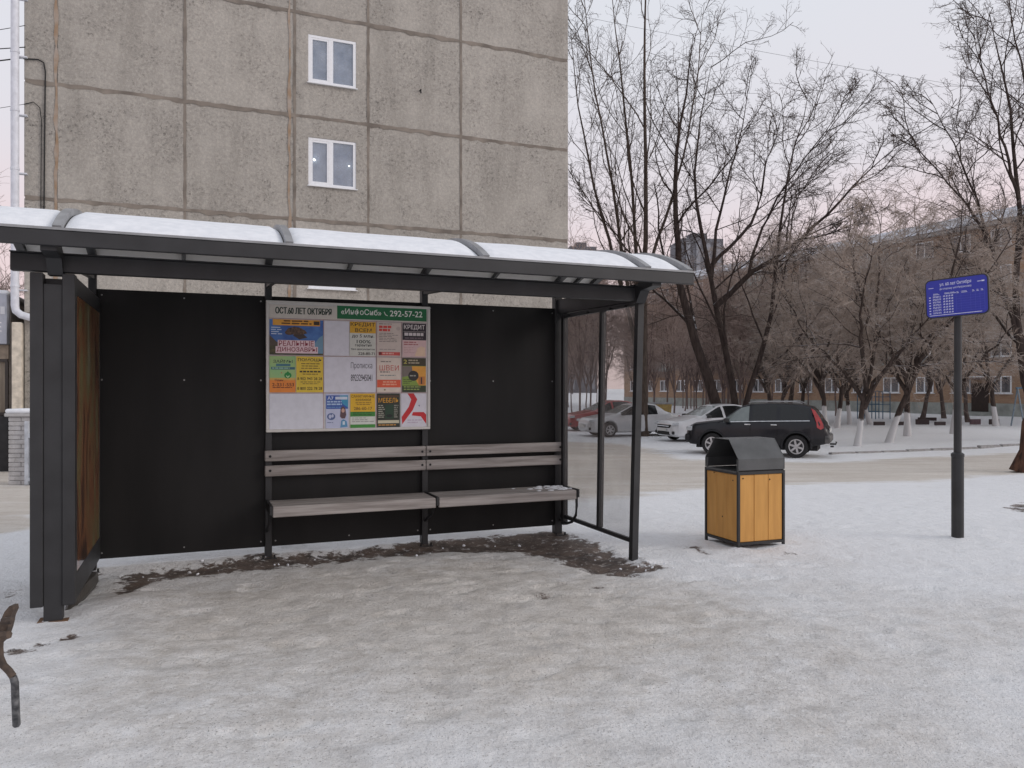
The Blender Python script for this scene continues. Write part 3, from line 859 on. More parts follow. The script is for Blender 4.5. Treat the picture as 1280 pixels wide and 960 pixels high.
# advertising case closing the left end
case = MB()
case.b2(-4.53, -4.30, -1.40, -0.03, 0.20, 2.285)
co_ = case.ob('advertising_case', M['dark'], sh)
c0, c1 = -4.545, -4.285
MB().b2(c0, c0 + 0.075, -1.50, -1.402, 0.105, 2.31, 0.004).ob('case_profile', M['dark'], co_)
MB().b2(c1 - 0.075, c1, -1.50, -1.402, 0.105, 2.31, 0.004).ob('case_profile', M['dark'], co_)
MB().b2(c0 + 0.0752, c1 - 0.0752, -1.487, -1.402, -0.01, 2.24, 0.003).ob('case_post', M['dark'], co_)
MB().b2(c1 - 0.016, c1 - 0.0005, -1.40, -0.045, 0.12, 0.30, 0.003).ob('case_frame', M['dark'], co_)
MB().b2(c1 - 0.016, c1 - 0.0005, -1.40, -0.045, 2.18, 2.30, 0.003).ob('case_frame', M['dark'], co_)
MB().b2(c1 - 0.016, c1 - 0.0005, -0.10, -0.045, 0.301, 2.179).ob('case_frame', M['dark'], co_)
def poster_worn():
    m = bpy.data.materials.new('faded_poster'); m.use_nodes = True
    n, l = m.node_tree.nodes, m.node_tree.links
    b = n['Principled BSDF']; b.inputs['Roughness'].default_value = 0.12
    g = n.new('ShaderNodeTexCoord')
    mpn = n.new('ShaderNodeMapping'); mpn.inputs['Scale'].default_value = (1, 1.6, 0.55); l.new(g.outputs['Object'], mpn.inputs[0])
    t = n.new('ShaderNodeTexNoise'); t.inputs['Scale'].default_value = 2.3; t.inputs['Detail'].default_value = 7; t.inputs['Distortion'].default_value = 1.2
    l.new(mpn.outputs[0], t.inputs['Vector'])
    r = n.new('ShaderNodeValToRGB'); l.new(t.outputs[0], r.inputs[0])
    el = r.color_ramp.elements
    el[0].position = 0.28; el[0].color = (0.04, 0.025, 0.018, 1); el[1].position = 0.75; el[1].color = (0.32, 0.30, 0.28, 1)
    for p, c in ((0.40, (0.085, 0.04, 0.026, 1)), (0.48, (0.22, 0.095, 0.045, 1)), (0.55, (0.17, 0.125, 0.06, 1)), (0.63, (0.17, 0.155, 0.07, 1))):
        q = el.new(p); q.color = c
    l.new(r.outputs[0], b.inputs['Base Color'])
    return m
MB().b2(c1 - 0.010, c1 - 0.003, -1.395, -0.101, 0.301, 2.179).ob('poster', poster_worn(), co_, label='faded orange and brown poster behind scratched glass')
MB().b2(-4.53, -4.47, -0.06, 0.03, -0.02, 2.30).ob('case_post', M['dark'], co_)
MB().b2(c0 + 0.04, c1 - 0.04, -1.50, -1.37, -0.02, 0.006).ob('base_plate', mat('rusty_plate', (0.16, 0.09, 0.05), 0.9), co_)
# icy dirt under the case
MB().tube([(-4.36, -1.25, 0.0), (-4.33, -0.95, 0.06), (-4.30, -0.6, 0.05), (-4.30, -0.25, 0.03)], [0.02, 0.07, 0.06, 0.02], 7).ob('ice_lump', mat('dirty_ice', (0.06, 0.055, 0.05), 0.5, bump=0.4), co_, True)

# ------------------------------------------------------------------ BENCH
bn = thing('bench', 'long grey weathered wooden bench fixed under the notice board', 'bench', (B3.x, B3.y, 0), UA)
def plank(name, x0, x1, y0, y1, z0, z1):
    return MB().b2(x0, x1, y0, y1, z0, z1, 0.006).ob(name, M['bench'], bn)
for a, b in ((-2.965, -1.463), (-1.457, 0.035)):
    plank('back_slat', a, b, -0.082, -0.044, 0.885, 0.982)
    plank('back_slat', a, b, -0.082, -0.044, 0.748, 0.845)
for a, b in ((-2.93, -1.475), (-1.445, -0.012)):
    for k in range(3):
        y = -0.06 - k * 0.135
        plank('seat_plank', a, b, y - 0.128, y, 0.492, 0.528)
    plank('seat_apron', a, b, -0.468, -0.434, 0.435, 0.5265)
for s_ in (-2.945, -1.46, 0.005):
    arm = MB()
    arm.b2(s_ - 0.012, s_ + 0.012, -0.475, -0.043, 0.455, 0.536, 0.003)
    ao = arm.ob('seat_bracket', M['dark'], bn)
    if s_ > -0.5:
        MB().tube([(s_ + 0.015, -0.40, 0.46), (s_ + 0.015, -0.405, 0.36), (s_ + 0.015, -0.385, 0.26), (s_ + 0.015, -0.30, 0.18), (s_ + 0.015, -0.18, 0.145), (s_ + 0.01, -0.03, 0.16)], 0.014, 8).ob('brace_tube', M['dark'], bn, True)
    else:
        MB().tube([(s_, -0.36, 0.47), (s_, -0.30, 0.36), (s_, -0.04, 0.25)], 0.013, 8).ob('brace_tube', M['dark'], bn, True)
for x in (-2.92, -1.50, -1.42, -0.01):
    for z in (0.93, 0.80):
        MB().lathe([(0.012, -0.086), (0.009, -0.082), (0.012, -0.08)], axis='y', n=8, c=(x, 0, z)).ob('bolt', M['black'], bn)
# a little snow left on the seat end
m_ = MB()
for i in range(60):
    x = -0.02 - abs(random.gauss(0, 0.16)); y = random.uniform(-0.40, -0.07)
    r_ = random.uniform(0.006, 0.024)
    bmesh.ops.create_icosphere(m_.bm, subdivisions=2, radius=1.0, matrix=Matrix.Translation((x, y, 0.529)) @ Matrix.Diagonal((r_ * 1.5, r_, r_ * 0.35, 1)))
tag(m_.ob('seat_snow', M['snow'], bn, True), kind='stuff')

# ------------------------------------------------------------------ NOTICE BOARD with posters
nb = thing('notice_board', 'white framed notice board on the black shelter wall above the bench', 'notice board', (B3.x, B3.y, 0), UA)
NX0, NX1, NZ0, NZ1 = -2.955, -1.42, 1.148, 2.345
YB = -0.075
MB().b2(NX0 + 0.02, NX1 - 0.02, YB + 0.004, -0.045, NZ0 + 0.02, NZ1 - 0.02).ob('backboard', flat('board_white', (0.62, 0.61, 0.60)), nb)
fm = flat('board_frame', (0.60, 0.585, 0.56), 0.4)
for x0, x1, z0, z1 in ((NX0, NX1, NZ1 - 0.024, NZ1), (NX0, NX1, NZ0, NZ0 + 0.026), (NX0, NX0 + 0.024, NZ0 + 0.0265, NZ1 - 0.0245), (NX1 - 0.024, NX1, NZ0 + 0.0265, NZ1 - 0.0245)):
    MB().b2(x0, x1, YB - 0.010, -0.046, z0, z1, 0.003).ob('frame', fm, nb)
def bxw(x):                   # crop pixel column -> board x
    t = (x - 78) / 1057.0
    w_ = t * 7.0 / (7.55 - t * 0.55)
    return NX0 + w_ * (NX1 - NX0)
def bzv(v): return NZ1 - v * (NZ1 - NZ0)
_cm = {}
def ink(r, g, b):
    k = (r, g, b)
    if k not in _cm:
        c = srgb(r, g, b)
        _cm[k] = flat('ink_%d_%d_%d' % k, c, 0.45)
    return _cm[k]
Y1 = YB - 0.0005
header = MB().b2(bxw(100), bxw(1112), YB - 0.0012, YB + 0.003, bzv(0.13), bzv(0.03)).ob('header', ink(205, 200, 192), nb)
lettering('ОСТ.60 ЛЕТ ОКТЯБРЯ', bxw(137), bxw(497), bzv(0.098), bzv(0.047), YB - 0.0022, ink(30, 52, 42), header, 0.012)
lettering('ОСТ.60 ЛЕТ ОКТЯБРЯ', bxw(137) + 0.004, bxw(497) + 0.004, bzv(0.098), bzv(0.047), YB - 0.0024, ink(30, 52, 42), header, 0.012)
grn = MB().b2(bxw(535), bxw(1112), YB - 0.003, YB - 0.0016, bzv(0.122), bzv(0.018)).ob('header_strip', ink(16, 105, 62), nb)
lettering('«ИнфоСиб»', bxw(560), bxw(820), bzv(0.098), bzv(0.040), YB - 0.004, ink(225, 228, 222), grn, 0.02)
lettering('292-57-22', bxw(875), bxw(1085), bzv(0.090), bzv(0.042), YB - 0.004, ink(235, 238, 232), grn, 0.03)
# handset mark between name and number
hs = MB().tube([(bxw(838), YB - 0.004, bzv(0.055)), (bxw(846), YB - 0.004, bzv(0.078)), (bxw(860), YB - 0.004, bzv(0.086))], 0.004, 6).ob('handset_mark', ink(225, 228, 222), grn)
# thin red grid lines of the board
for x in (447, 788, 952):
    MB().b2(bxw(x) - 0.0015, bxw(x) + 0.0015, YB + 0.0002, YB + 0.004, bzv(0.985), bzv(0.135)).ob('grid_line', ink(165, 110, 115), nb)
for v in (0.134, 0.416, 0.703, 0.984):
    MB().b2(bxw(98), bxw(1114), YB + 0.0006, YB + 0.004, bzv(v) - 0.0015, bzv(v) + 0.0015).ob('grid_line', ink(165, 110, 115), nb)
ROW = {1: (0.141, 0.411), 2: (0.421, 0.698), 3: (0.708, 0.979)}
class Poster:
    def __init__(s, x0, x1, row, label, col, rowspan=None):
        s.x0, s.x1 = bxw(x0), bxw(x1); s.v0, s.v1 = ROW[row]
        s.W, s.z1, s.z0 = s.x1 - s.x0, bzv(s.v0), bzv(s.v1); s.H = s.z1 - s.z0
        s.o = MB().b2(0, s.W, -0.0012, 0.0, 0, s.H).ob('poster', col)
        s.o.location = Vector((B3.x, B3.y, 0)) + Matrix.Rotation(UA, 3, 'Z') @ Vector((s.x0, YB - 0.0006, s.z0))
        s.o.rotation_euler = (0, 0, UA)
        tag(s.o, label, 'poster', 'posters on the notice board')
        s.k = 0
    def blk(s, u0, u1, v0, v1, c, name='colour_block'):
        s.k += 1; y = -0.0014 - 0.0002 * s.k
        return MB().b2(u0 * s.W, u1 * s.W, y, y + 0.0001, (1 - v1) * s.H, (1 - v0) * s.H).ob(name, c, s.o)
    def poly(s, pts, c, name='print'):
        s.k += 1; y = -0.0014 - 0.0002 * s.k
        me = bpy.data.meshes.new(name); me.from_pydata([(u * s.W, y, (1 - v) * s.H) for u, v in pts], [], [tuple(range(len(pts)))]); me.materials.append(c)
        return link(name, me, s.o)
    def txt(s, t, u0, u1, v0, v1, c, bold=0.01):
        s.k += 1; y = -0.0014 - 0.0002 * s.k
        return lettering(t, u0 * s.W, u1 * s.W, (1 - v1) * s.H, (1 - v0) * s.H, y, c, s.o, bold)
    def lines(s, u0, u1, v0, v1, n, c, fill=0.45, center=False):
        """rows of print too small to read"""
        s.k += 1; y = -0.0014 - 0.0002 * s.k
        m_ = MB(); st = (v1 - v0) / n
        for i in range(n):
            va = v0 + i * st; vb = va + st * fill
            L_ = (u1 - u0) * random.uniform(0.6, 1.0)
            a = u0 + ((u1 - u0) - L_) / 2 if center else u0
            end = a + L_
            while a < end - 0.02:
                w_ = min(random.uniform(0.08, 0.2), end - a)
                m_.bm.faces.new([m_.bm.verts.new(p) for p in ((a * s.W, y, (1 - vb) * s.H), ((a + w_) * s.W, y, (1 - vb) * s.H), ((a + w_) * s.W, y, (1 - va) * s.H), (a * s.W, y, (1 - va) * s.H))])
                a += w_ + 0.025
        return m_.ob('fine_print', c, s.o)
def circ(cx, cy, rx_, ry_, n=20):
    return [(cx + rx_ * math.cos(k / n * 2 * math.pi), cy + ry_ * math.sin(k / n * 2 * math.pi)) for k in range(n)]
WHT, BLK, DGR = ink(214, 214, 224), ink(35, 32, 34), ink(90, 86, 88)
p = Poster(100, 445, 1, 'wide blue poster with a dinosaur and large red lettering', mat('poster_sky', srgb(70, 120, 185), 0.4, scale=9, col2=srgb(40, 80, 150)))
p.blk(0.0, 1.0, 0.72, 1.0, mat('poster_ground', srgb(92, 84, 52), 0.5, scale=30, col2=srgb(50, 55, 38)))
p.poly([(0, .45), (.12, .62), (.2, .72), (0, .75)], ink(80, 70, 60)); p.poly([(.8, .75), (.92, .5), (1, .42), (1, .95), (.85, .95)], ink(110, 150, 175))
p.blk(0.06, 0.94, 0.0, 0.17, ink(222, 160, 60)); p.lines(0.2, 0.8, 0.02, 0.16, 2, ink(90, 60, 30), 0.55, True); p.blk(0.82, 0.93, 0.03, 0.14, ink(60, 45, 30))
p.poly([(.28, .36), (.34, .25), (.45, .2), (.56, .22), (.66, .3), (.7, .38), (.6, .42), (.58, .52), (.5, .5), (.44, .42), (.36, .44), (.3, .42)], mat('poster_beast', srgb(105, 80, 62), 0.5, scale=60, col2=srgb(50, 38, 34)))
p.poly([(.42, .44), (.62, .40), (.70, .5), (.55, .56)], ink(60, 48, 46)); p.lines(0.03, 0.24, 0.22, 0.46, 4, ink(190, 205, 225), 0.4)
p.blk(0.15, 0.84, 0.585, 0.765, ink(226, 200, 205)); p.blk(0.11, 0.90, 0.76, 0.955, ink(226, 200, 205))
p.txt('РЕАЛЬНЫЕ', 0.17, 0.82, 0.60, 0.75, ink(135, 22, 52), 0.03); p.txt('ДИНОЗАВРЫ', 0.13, 0.88, 0.78, 0.93, ink(135, 22, 52), 0.03)
p = Poster(100, 268, 2, 'green and orange loan poster with a droplet mark', mat('poster_green_orange', srgb(140, 190, 130), 0.4, scale=6, col2=srgb(165, 190, 120)))
p.blk(0, 1, 0.66, 1.0, ink(228, 136, 52)); p.blk(0, 1, 0.60, 0.66, ink(205, 170, 90))
p.txt('ЗАЙМЫ', 0.14, 0.88, 0.08, 0.19, ink(40, 60, 62), 0.03); p.blk(0.25, 0.80, 0.21, 0.28, ink(70, 120, 135)); p.blk(0.06, 0.97, 0.30, 0.37, ink(60, 105, 120)); p.lines(.1, .9, .315, .37, 1, ink(150, 190, 170), .6)
p.poly(circ(0.70, 0.53, 0.14, 0.085), ink(20, 135, 60)); p.poly([(.57, .52), (.70, .41), (.83, .52)], ink(20, 135, 60)); p.poly([(.64, .52), (.70, .57), (.76, .52), (.76, .56), (.70, .6), (.64, .56)], ink(190, 220, 170))
p.poly([(.42, .46), (.47, .44), (.48, .48)], ink(200, 70, 50)); p.txt('Один', 0.2, 0.52, 0.63, 0.70, ink(130, 55, 35), 0.02)
p.txt('2-331-553', 0.10, 0.94, 0.74, 0.83, ink(95, 40, 20), 0.03); p.lines(.12, .94, .85, .9, 1, ink(120, 60, 25), .5)
p = Poster(272, 445, 2, 'plain yellow poster headed by the word for help', ink(222, 192, 62))
p.txt('ПОМОЩЬ', 0.06, 0.95, 0.05, 0.15, BLK, 0.03); p.lines(.15, .9, .19, .38, 3, ink(120, 100, 40), .4, True)
p.lines(.08, .95, .40, .45, 1, ink(60, 48, 20), .9, True); p.txt('8 902 943 28 28', 0.04, 0.96, 0.58, 0.66, ink(52, 44, 20), 0.015)
p.lines(.15, .9, .70, .80, 2, ink(120, 100, 40), .4, True); p.txt('8 800 222 78 28', 0.04, 0.96, 0.85, 0.93, ink(52, 44, 20), 0.03); p.lines(.12, .92, .48, .54, 1, ink(120, 100, 40), .4, True)
Poster(452, 612, 1, 'blank white sheet beside the dinosaur poster', WHT)
p = Poster(452, 784, 2, 'white sheet with tall thin word and phone number', WHT)
p.txt('Прописка', 0.51, 0.93, 0.15, 0.36, ink(78, 76, 86), 0.0); p.txt('89232945041', 0.51, 0.93, 0.49, 0.68, ink(52, 50, 60), 0.02)
p = Poster(617, 784, 1, 'white credit poster with a mustard yellow heading', ink(206, 208, 200))
p.blk(0, 1, 0, 0.33, ink(214, 164, 42)); p.txt('КРЕДИТ', 0.03, 0.97, 0.02, 0.15, BLK, 0.03); p.txt('ВСЕМ', 0.2, 0.84, 0.19, 0.30, BLK, 0.03)
p.txt('до 5 млн.', 0.08, 0.94, 0.37, 0.48, BLK, 0.02); p.txt('100%', 0.26, 0.80, 0.53, 0.63, ink(30, 52, 42), 0.02); p.txt('гарантия', 0.2, 0.84, 0.66, 0.74, ink(40, 52, 46), 0.01)
p.txt('без документов', 0.05, 0.96, 0.77, 0.84, ink(40, 48, 44), 0.01); p.txt('228-80-71', 0.32, 0.96, 0.89, 0.97, ink(52, 52, 50), 0.01)
p = Poster(793, 948, 1, 'pale pink leaflet with red heading and grey lines of print', ink(205, 192, 184))
p.lines(.08, .7, .03, .07, 1, ink(120, 110, 108), .5); p.lines(.08, .72, .09, .28, 2, ink(205, 70, 62), .75); p.poly(circ(.88, .17, .09, .055), ink(190, 176, 170))
p.lines(.08, .95, .31, .60, 6, ink(110, 102, 100), .32); p.lines(.1, .8, .78, .84, 1, ink(160, 150, 146), .4); p.blk(.06, .95, .87, .97, ink(200, 78, 72)); p.blk(.06, .18, .875, .965, ink(120, 40, 40)); p.lines(.22, .93, .89, .95, 1, ink(225, 170, 160), .8)
p = Poster(957, 1110, 1, 'credit leaflet with a black heading over a pink lower half', ink(214, 184, 184))
p.blk(0, 1, 0, .50, ink(40, 32, 42)); p.txt('КРЕДИТ', .06, .94, .04, .20, ink(226, 220, 220), .02); p.blk(.04, .96, .24, .25, ink(180, 172, 172)); p.lines(.08, .95, .28, .40, 1, ink(205, 198, 200), .75); p.lines(.1, .9, .42, .49, 1, ink(105, 92, 100), .6)
p.lines(.06, .7, .55, .68, 2, ink(170, 100, 105), .5); p.lines(.06, .5, .72, .92, 4, ink(190, 150, 150), .3); p.poly([(.55, .9), (.62, .75), (.78, .68), (.95, .72), (.95, .98), (.5, .98)], ink(224, 196, 170))
p = Poster(793, 945, 2, 'cream sewing job leaflet with a red orange bar', ink(218, 204, 192))
p.lines(.15, .9, .10, .15, 1, ink(130, 120, 116), .6); p.txt('ШВЕИ', .10, .92, .22, .37, ink(190, 74, 62), .0); p.lines(.12, .6, .40, .45, 1, ink(110, 100, 98), .6); p.lines(.12, .92, .50, .55, 1, ink(130, 140, 136), .5); p.blk(0, 1, .64, .86, ink(222, 92, 58)); p.lines(.2, .85, .68, .83, 2, ink(235, 165, 135), .55, True); p.poly(circ(.32, .93, .04, .02), ink(120, 110, 60))
p = Poster(955, 1108, 2, 'green and orange leaflet with a dark disc in the middle', ink(132, 158, 68))
p.poly([(.4, .24), (1, .24), (1, .8), (.7, .8), (.45, .5)], ink(224, 160, 62)); p.poly([(0, .24), (.4, .24), (.45, .5), (0, .56)], ink(120, 110, 104)); p.blk(0, 1, 0, .23, ink(60, 56, 36)); p.txt('2', .06, .2, .05, .17, ink(190, 180, 90), .01); p.lines(.26, .9, .05, .20, 2, ink(175, 165, 140), .5)
p.poly(circ(.47, .52, .22, .15), ink(38, 36, 34)); p.lines(.32, .62, .50, .56, 1, ink(160, 160, 150), .6); p.blk(.68, .95, .54, .78, ink(190, 120, 60)); p.blk(.78, .84, .56, .76, ink(60, 40, 34)); p.lines(.04, .4, .62, .78, 3, ink(70, 88, 40), .4); p.blk(0, 1, .81, 1, ink(44, 56, 32)); p.lines(.06, .95, .83, .97, 2, ink(150, 170, 90), .45)
Poster(100, 445, 3, 'wide blank white sheet in the lower corner below the loan posters', ink(212, 214, 224))
p = Poster(461, 608, 3, 'light blue leaflet with a deep blue heading and round emblem', ink(190, 196, 222))
p.blk(.02, .98, .05, .44, ink(52, 88, 168)); p.poly([(.6, .05), (.98, .05), (.98, .4), (.75, .3)], ink(60, 150, 190)); p.txt('А7', .08, .34, .08, .18, ink(214, 220, 232), .03); p.blk(.42, .95, .09, .17, ink(206, 214, 228)); p.lines(.06, .85, .21, .36, 2, ink(170, 195, 225), .6); p.lines(.06, .7, .38, .43, 1, ink(110, 150, 200), .5)
p.poly(circ(.24, .66, .18, .10), ink(84, 104, 150)); p.poly(circ(.19, .66, .06, .06), ink(190, 196, 222)); p.poly(circ(.30, .64, .05, .05), ink(190, 196, 222)); p.lines(.06, .5, .82, .87, 1, ink(130, 140, 170), .5)
p.poly([(.62, .66), (.66, .42), (.76, .36), (.86, .42), (.9, .62), (.84, .72), (.7, .72)], ink(96, 72, 78)); p.poly(circ(.76, .49, .07, .06), ink(205, 165, 150)); p.poly([(.64, .98), (.68, .78), (.78, .74), (.92, .8), (.96, .96)], ink(92, 150, 190)); p.blk(.74, .84, .80, .90, ink(206, 220, 230))
p = Poster(620, 780, 3, 'yellow leaflet with green stripes and a phone number', ink(222, 176, 40))
p.txt('САНИТАРНЫЕ', .04, .97, .04, .12, ink(92, 62, 24), .03); p.txt('КНИЖКИ', .22, .82, .15, .22, ink(80, 54, 22), .03); p.lines(.15, .9, .26, .36, 2, ink(130, 95, 30), .4, True); p.txt('286-60-17', .14, .88, .39, .48, ink(105, 72, 28), .02)
p.blk(0, 1, .53, .67, ink(56, 130, 50)); p.lines(.1, .9, .55, .66, 2, ink(40, 95, 40), .5); p.blk(0, 1, .67, .90, ink(210, 214, 206)); p.lines(.06, .95, .70, .86, 3, ink(150, 150, 148), .4); p.blk(0, 1, .90, 1, ink(62, 140, 56))
p = Poster(792, 940, 3, 'dark furniture leaflet with a yellow title', ink(42, 46, 36))
p.blk(.04, .96, .06, .10, ink(92, 62, 40)); p.txt('МЕБЕЛЬ', .07, .94, .13, .27, ink(222, 160, 40), .03); p.blk(.36, .72, .33, .74, ink(30, 62, 42)); p.lines(.06, .36, .34, .74, 7, ink(165, 165, 150), .45); p.lines(.74, .94, .34, .74, 7, ink(150, 150, 138), .45); p.poly(circ(.54, .66, .14, .05), ink(14, 30, 24))
p.blk(.04, .96, .79, .88, ink(205, 198, 172)); p.lines(.06, .94, .91, .97, 1, ink(190, 140, 70), .6)
p = Poster(948, 1110, 3, 'white leaflet with a bold red angular emblem', ink(212, 210, 220))
p.poly([(.25, 0), (.50, 0), (.64, .18), (.46, .5), (.04, .92), (.02, .70), (.30, .40), (.40, .18)], ink(196, 34, 42)); p.poly([(.42, .66), (.47, .56), (.90, .56), (1.0, .64), (1.0, .92), (.78, .69)], ink(196, 34, 42)); p.poly([(.68, .36), (.74, .34), (.73, .40)], ink(90, 90, 130)); p.lines(.25, .85, .78, .92, 2, ink(190, 175, 195), .5)

# ------------------------------------------------------------------ LITTER BIN
c0b = GP(923, 687); BA = R(20)
lbn = thing('litter_bin', 'yellow wooden litter bin with dark angular metal hood', 'litter bin', (c0b.x, c0b.y, 0), BA)
M['yel'] = mat('yellow_wood', (0.60, 0.305, 0.075), 0.6, scale=5, col2=(0.51, 0.25, 0.058), stretch=(4, 4, 0.5), objc=True, bump=0.12, bscale=10)
BW, BD, BT = 0.525, 0.53, 0.745       # local: x along the front, y to the back; front corner at origin
for x in (0.0, BW):
    for y in (0.0, BD):
        MB().b2(x - 0.013 if x else -0.013, x + 0.013, y - 0.013, y + 0.013, -0.02, BT, 0.003).ob('leg', M['dark'], lbn)
for z0, z1 in ((BT - 0.03, BT), (0.04, 0.065)):
    for x0, x1, y0, y1 in ((0.0135, BW - 0.0135, -0.011, 0.011), (0.0135, BW - 0.0135, BD - 0.011, BD + 0.011), (-0.011, 0.011, 0.0135, BD - 0.0135), (BW - 0.011, BW + 0.011, 0.0135, BD - 0.0135)):
        MB().b2(x0, x1, y0, y1, z0, z1).ob('frame_rail', M['dark'], lbn)
def bplank(x0, x1, y0, y1):
    MB().b2(x0, x1, y0, y1, 0.067, BT - 0.032, 0.004).ob('plank', M['yel'], lbn)
for a, b in ((0.016, 0.178), (0.181, 0.343), (0.346, BW - 0.016)):
    bplank(a, b, -0.003, 0.013); bplank(a, b, BD - 0.013, BD + 0.003)
for a, b in ((0.016, 0.18), (0.182, 0.346), (0.348, BD - 0.016)):
    bplank(-0.003, 0.013, a, b); bplank(BW - 0.013, BW + 0.003, a, b)
M['hood'] = mat('hood_metal', (0.075, 0.078, 0.08), 0.40, var=0.14, scale=6)
MB().b2(-0.012, BW + 0.012, 0.02, BD - 0.02, BT - 0.012, BT + 0.004).ob('top_plate', M['hood'], lbn)
MB().b2(0.02, BW - 0.02, 0.02, BD - 0.02, 0.11, 0.13).ob('floor_plate', M['hood'], lbn)
hp = [(-0.012, BT + 0.012), (-0.012, BT + 0.12), (0.14, BT + 0.305), (0.38, BT + 0.305), (BD + 0.01, BT + 0.10), (BD + 0.01, BT + 0.004)]
thk = 0.006
for k, (a, b) in enumerate(zip(hp[:-1], hp[1:])):
    a, b = Vector(a), Vector(b); nrm = Vector((-(b - a).y, (b - a).x)).normalized() * thk
    if nrm.dot(Vector((0.22, BT + 0.1)) - a) < 0: nrm = -nrm
    MB().prism([a, b, b + nrm, a + nrm], 'x', -0.008, BW + 0.008).ob('hood_plate', M['hood'], lbn)
MB().prism(hp, 'x', BW - 0.004, BW + 0.002).ob('hood_end', M['hood'], lbn)
for x in (0.0, BW):
    m_ = MB(); m_.b2(x - 0.006, x + 0.006, 0.0, 0.02, BT, BT + 0.12); m_.b2(x - 0.006, x + 0.006, BD - 0.03, BD - 0.01, BT, BT + 0.1)
    m_.ob('hood_support', M['hood'], lbn)
for x, y in ((0.05, 0.68), (0.36, 0.66)):
    MB().lathe([(0.006, -0.004), (0.008, 0.0), (0.006, 0.003)], axis='y', n=7, c=(x, -0.005, y)).ob('screw', M['black'], lbn)
for y, z in ((0.08, 0.655), (0.39, 0.70), (0.25, 0.28)):
    MB().b2(-0.006, -0.002, y - 0.006, y + 0.006, z - 0.006, z + 0.006).ob('screw', M['black'], lbn)

# ------------------------------------------------------------------ TIMETABLE SIGN ON A POLE
sp = GP(1197, 673)
sg = thing('bus_stop_sign', 'blue bus stop timetable sign on a dark grey pole', 'bus stop sign', (sp.x, sp.y, 0), 0)
MB().tube([(0, 0, -0.03), (0, 0, 0.84)], 0.058, 20).ob('pole_sleeve', M['dark'], sg, True)
MB().lathe([(0.058, 0.84), (0.062, 0.845), (0.062, 0.872), (0.045, 0.885), (0.037, 0.887)], n=20).ob('sleeve_cap', M['dark'], sg, True)
MB().tube([(0, 0, 0.84), (0.005, 0, 2.45)], 0.037, 16).ob('pole', M['dark'], sg, True)
face_ang = math.atan2(-0.46, 0.38)
def rrect(w, h, r, n=6):
    pts = []
    for cx_, cz_, a0 in ((w / 2 - r, h / 2 - r, 0), (-w / 2 + r, h / 2 - r, 90), (-w / 2 + r, -h / 2 + r, 180), (w / 2 - r, -h / 2 + r, 270)):
        for k in range(n + 1):
            a = R(a0 + 90 * k / n); pts.append((cx_ + r * math.cos(a), cz_ + r * math.sin(a)))
    return pts
SW, SH = 0.60, 0.405
rotS = Euler((0, R(-2.0), face_ang)).to_matrix().to_4x4()
SM = Matrix.Translation((-0.035, -0.045, 2.485)) @ rotS
def splate(name, w, h, r, y0, y1, material, parent):
    m_ = MB().prism(rrect(w, h, r), 'y', y0, y1)
    o = m_.ob(name, material, parent)
    return o
plate = splate('sign_plate', SW, SH, 0.055, -0.012, 0.012, M['dark'], sg)
plate.matrix_local = SM
face = splate('sign_face', SW - 0.024, SH - 0.024, 0.045, -0.0145, -0.0125, ink(44, 52, 160), plate)
wt = ink(205, 208, 232); wt2 = ink(150, 156, 214)
yy = -0.0155
lettering('ул. 60 лет Октября', -0.155, 0.145, 0.118, 0.162, yy, wt, plate, 0.02)
lettering('(в сторону ул.Матросова)', -0.155, 0.145, 0.082, 0.108, yy, wt, plate, 0.02)
m_ = MB()
def q4(m, x0, x1, z0, z1, y=yy): m.bm.faces.new([m.bm.verts.new(p) for p in ((x0, y, z0), (x1, y, z0), (x1, y, z1), (x0, y, z1))])
q4(m_, -0.265, -0.215, 0.112, 0.117); q4(m_, 0.20, 0.235, 0.128, 0.134); q4(m_, 0.238, 0.265, 0.125, 0.139)
for r_ in range(7):
    z = 0.012 - r_ * 0.028
    q4(m_, -0.262, -0.245, z, z + 0.010)
    for kk in range(2):
        a = -0.225
        while a < -0.145:
            w_ = random.uniform(0.008, 0.03); q4(m_, a, min(a + w_, -0.145), z + kk * 0.010, z + 0.005 + kk * 0.010); a += w_ + 0.005
    for c_ in range(4):
        x = -0.125 + c_ * 0.026; q4(m_, x, x + 0.018, z + 0.001, z + 0.007); q4(m_, x + 0.004, x + 0.018, z + 0.010, z + 0.015)
for a in (-0.22, -0.11, -0.06): q4(m_, a, a + 0.06, 0.040, 0.045); q4(m_, a, a + 0.045, 0.050, 0.054)
for x0_ in (0.005, 0.05, 0.15, 0.19, 0.23): q4(m_, x0_, x0_ + (0.055 if x0_ == 0.05 else 0.022), 0.036, 0.041); q4(m_, x0_, x0_ + (0.05 if x0_ == 0.05 else 0.018), 0.048, 0.052)
q4(m_, -0.262, 0.235, -0.176, -0.170)
tag(m_.ob('timetable_print', wt, plate), kind='stuff')
m_ = MB()
for r_ in range(8): q4(m_, 0.0, 0.262, 0.026 - r_ * 0.025, 0.0275 - r_ * 0.025, yy)
for x in (0.0, 0.045, 0.135, 0.178, 0.22, 0.262): q4(m_, x - 0.0008, x + 0.0008, -0.15, 0.06, yy + 0.0003)
m_.ob('timetable_grid', ink(84, 92, 190), plate)
MB().b2(-0.05, 0.05, 0.012, 0.03, -0.14, -0.12).ob('clamp', M['dark'], plate)

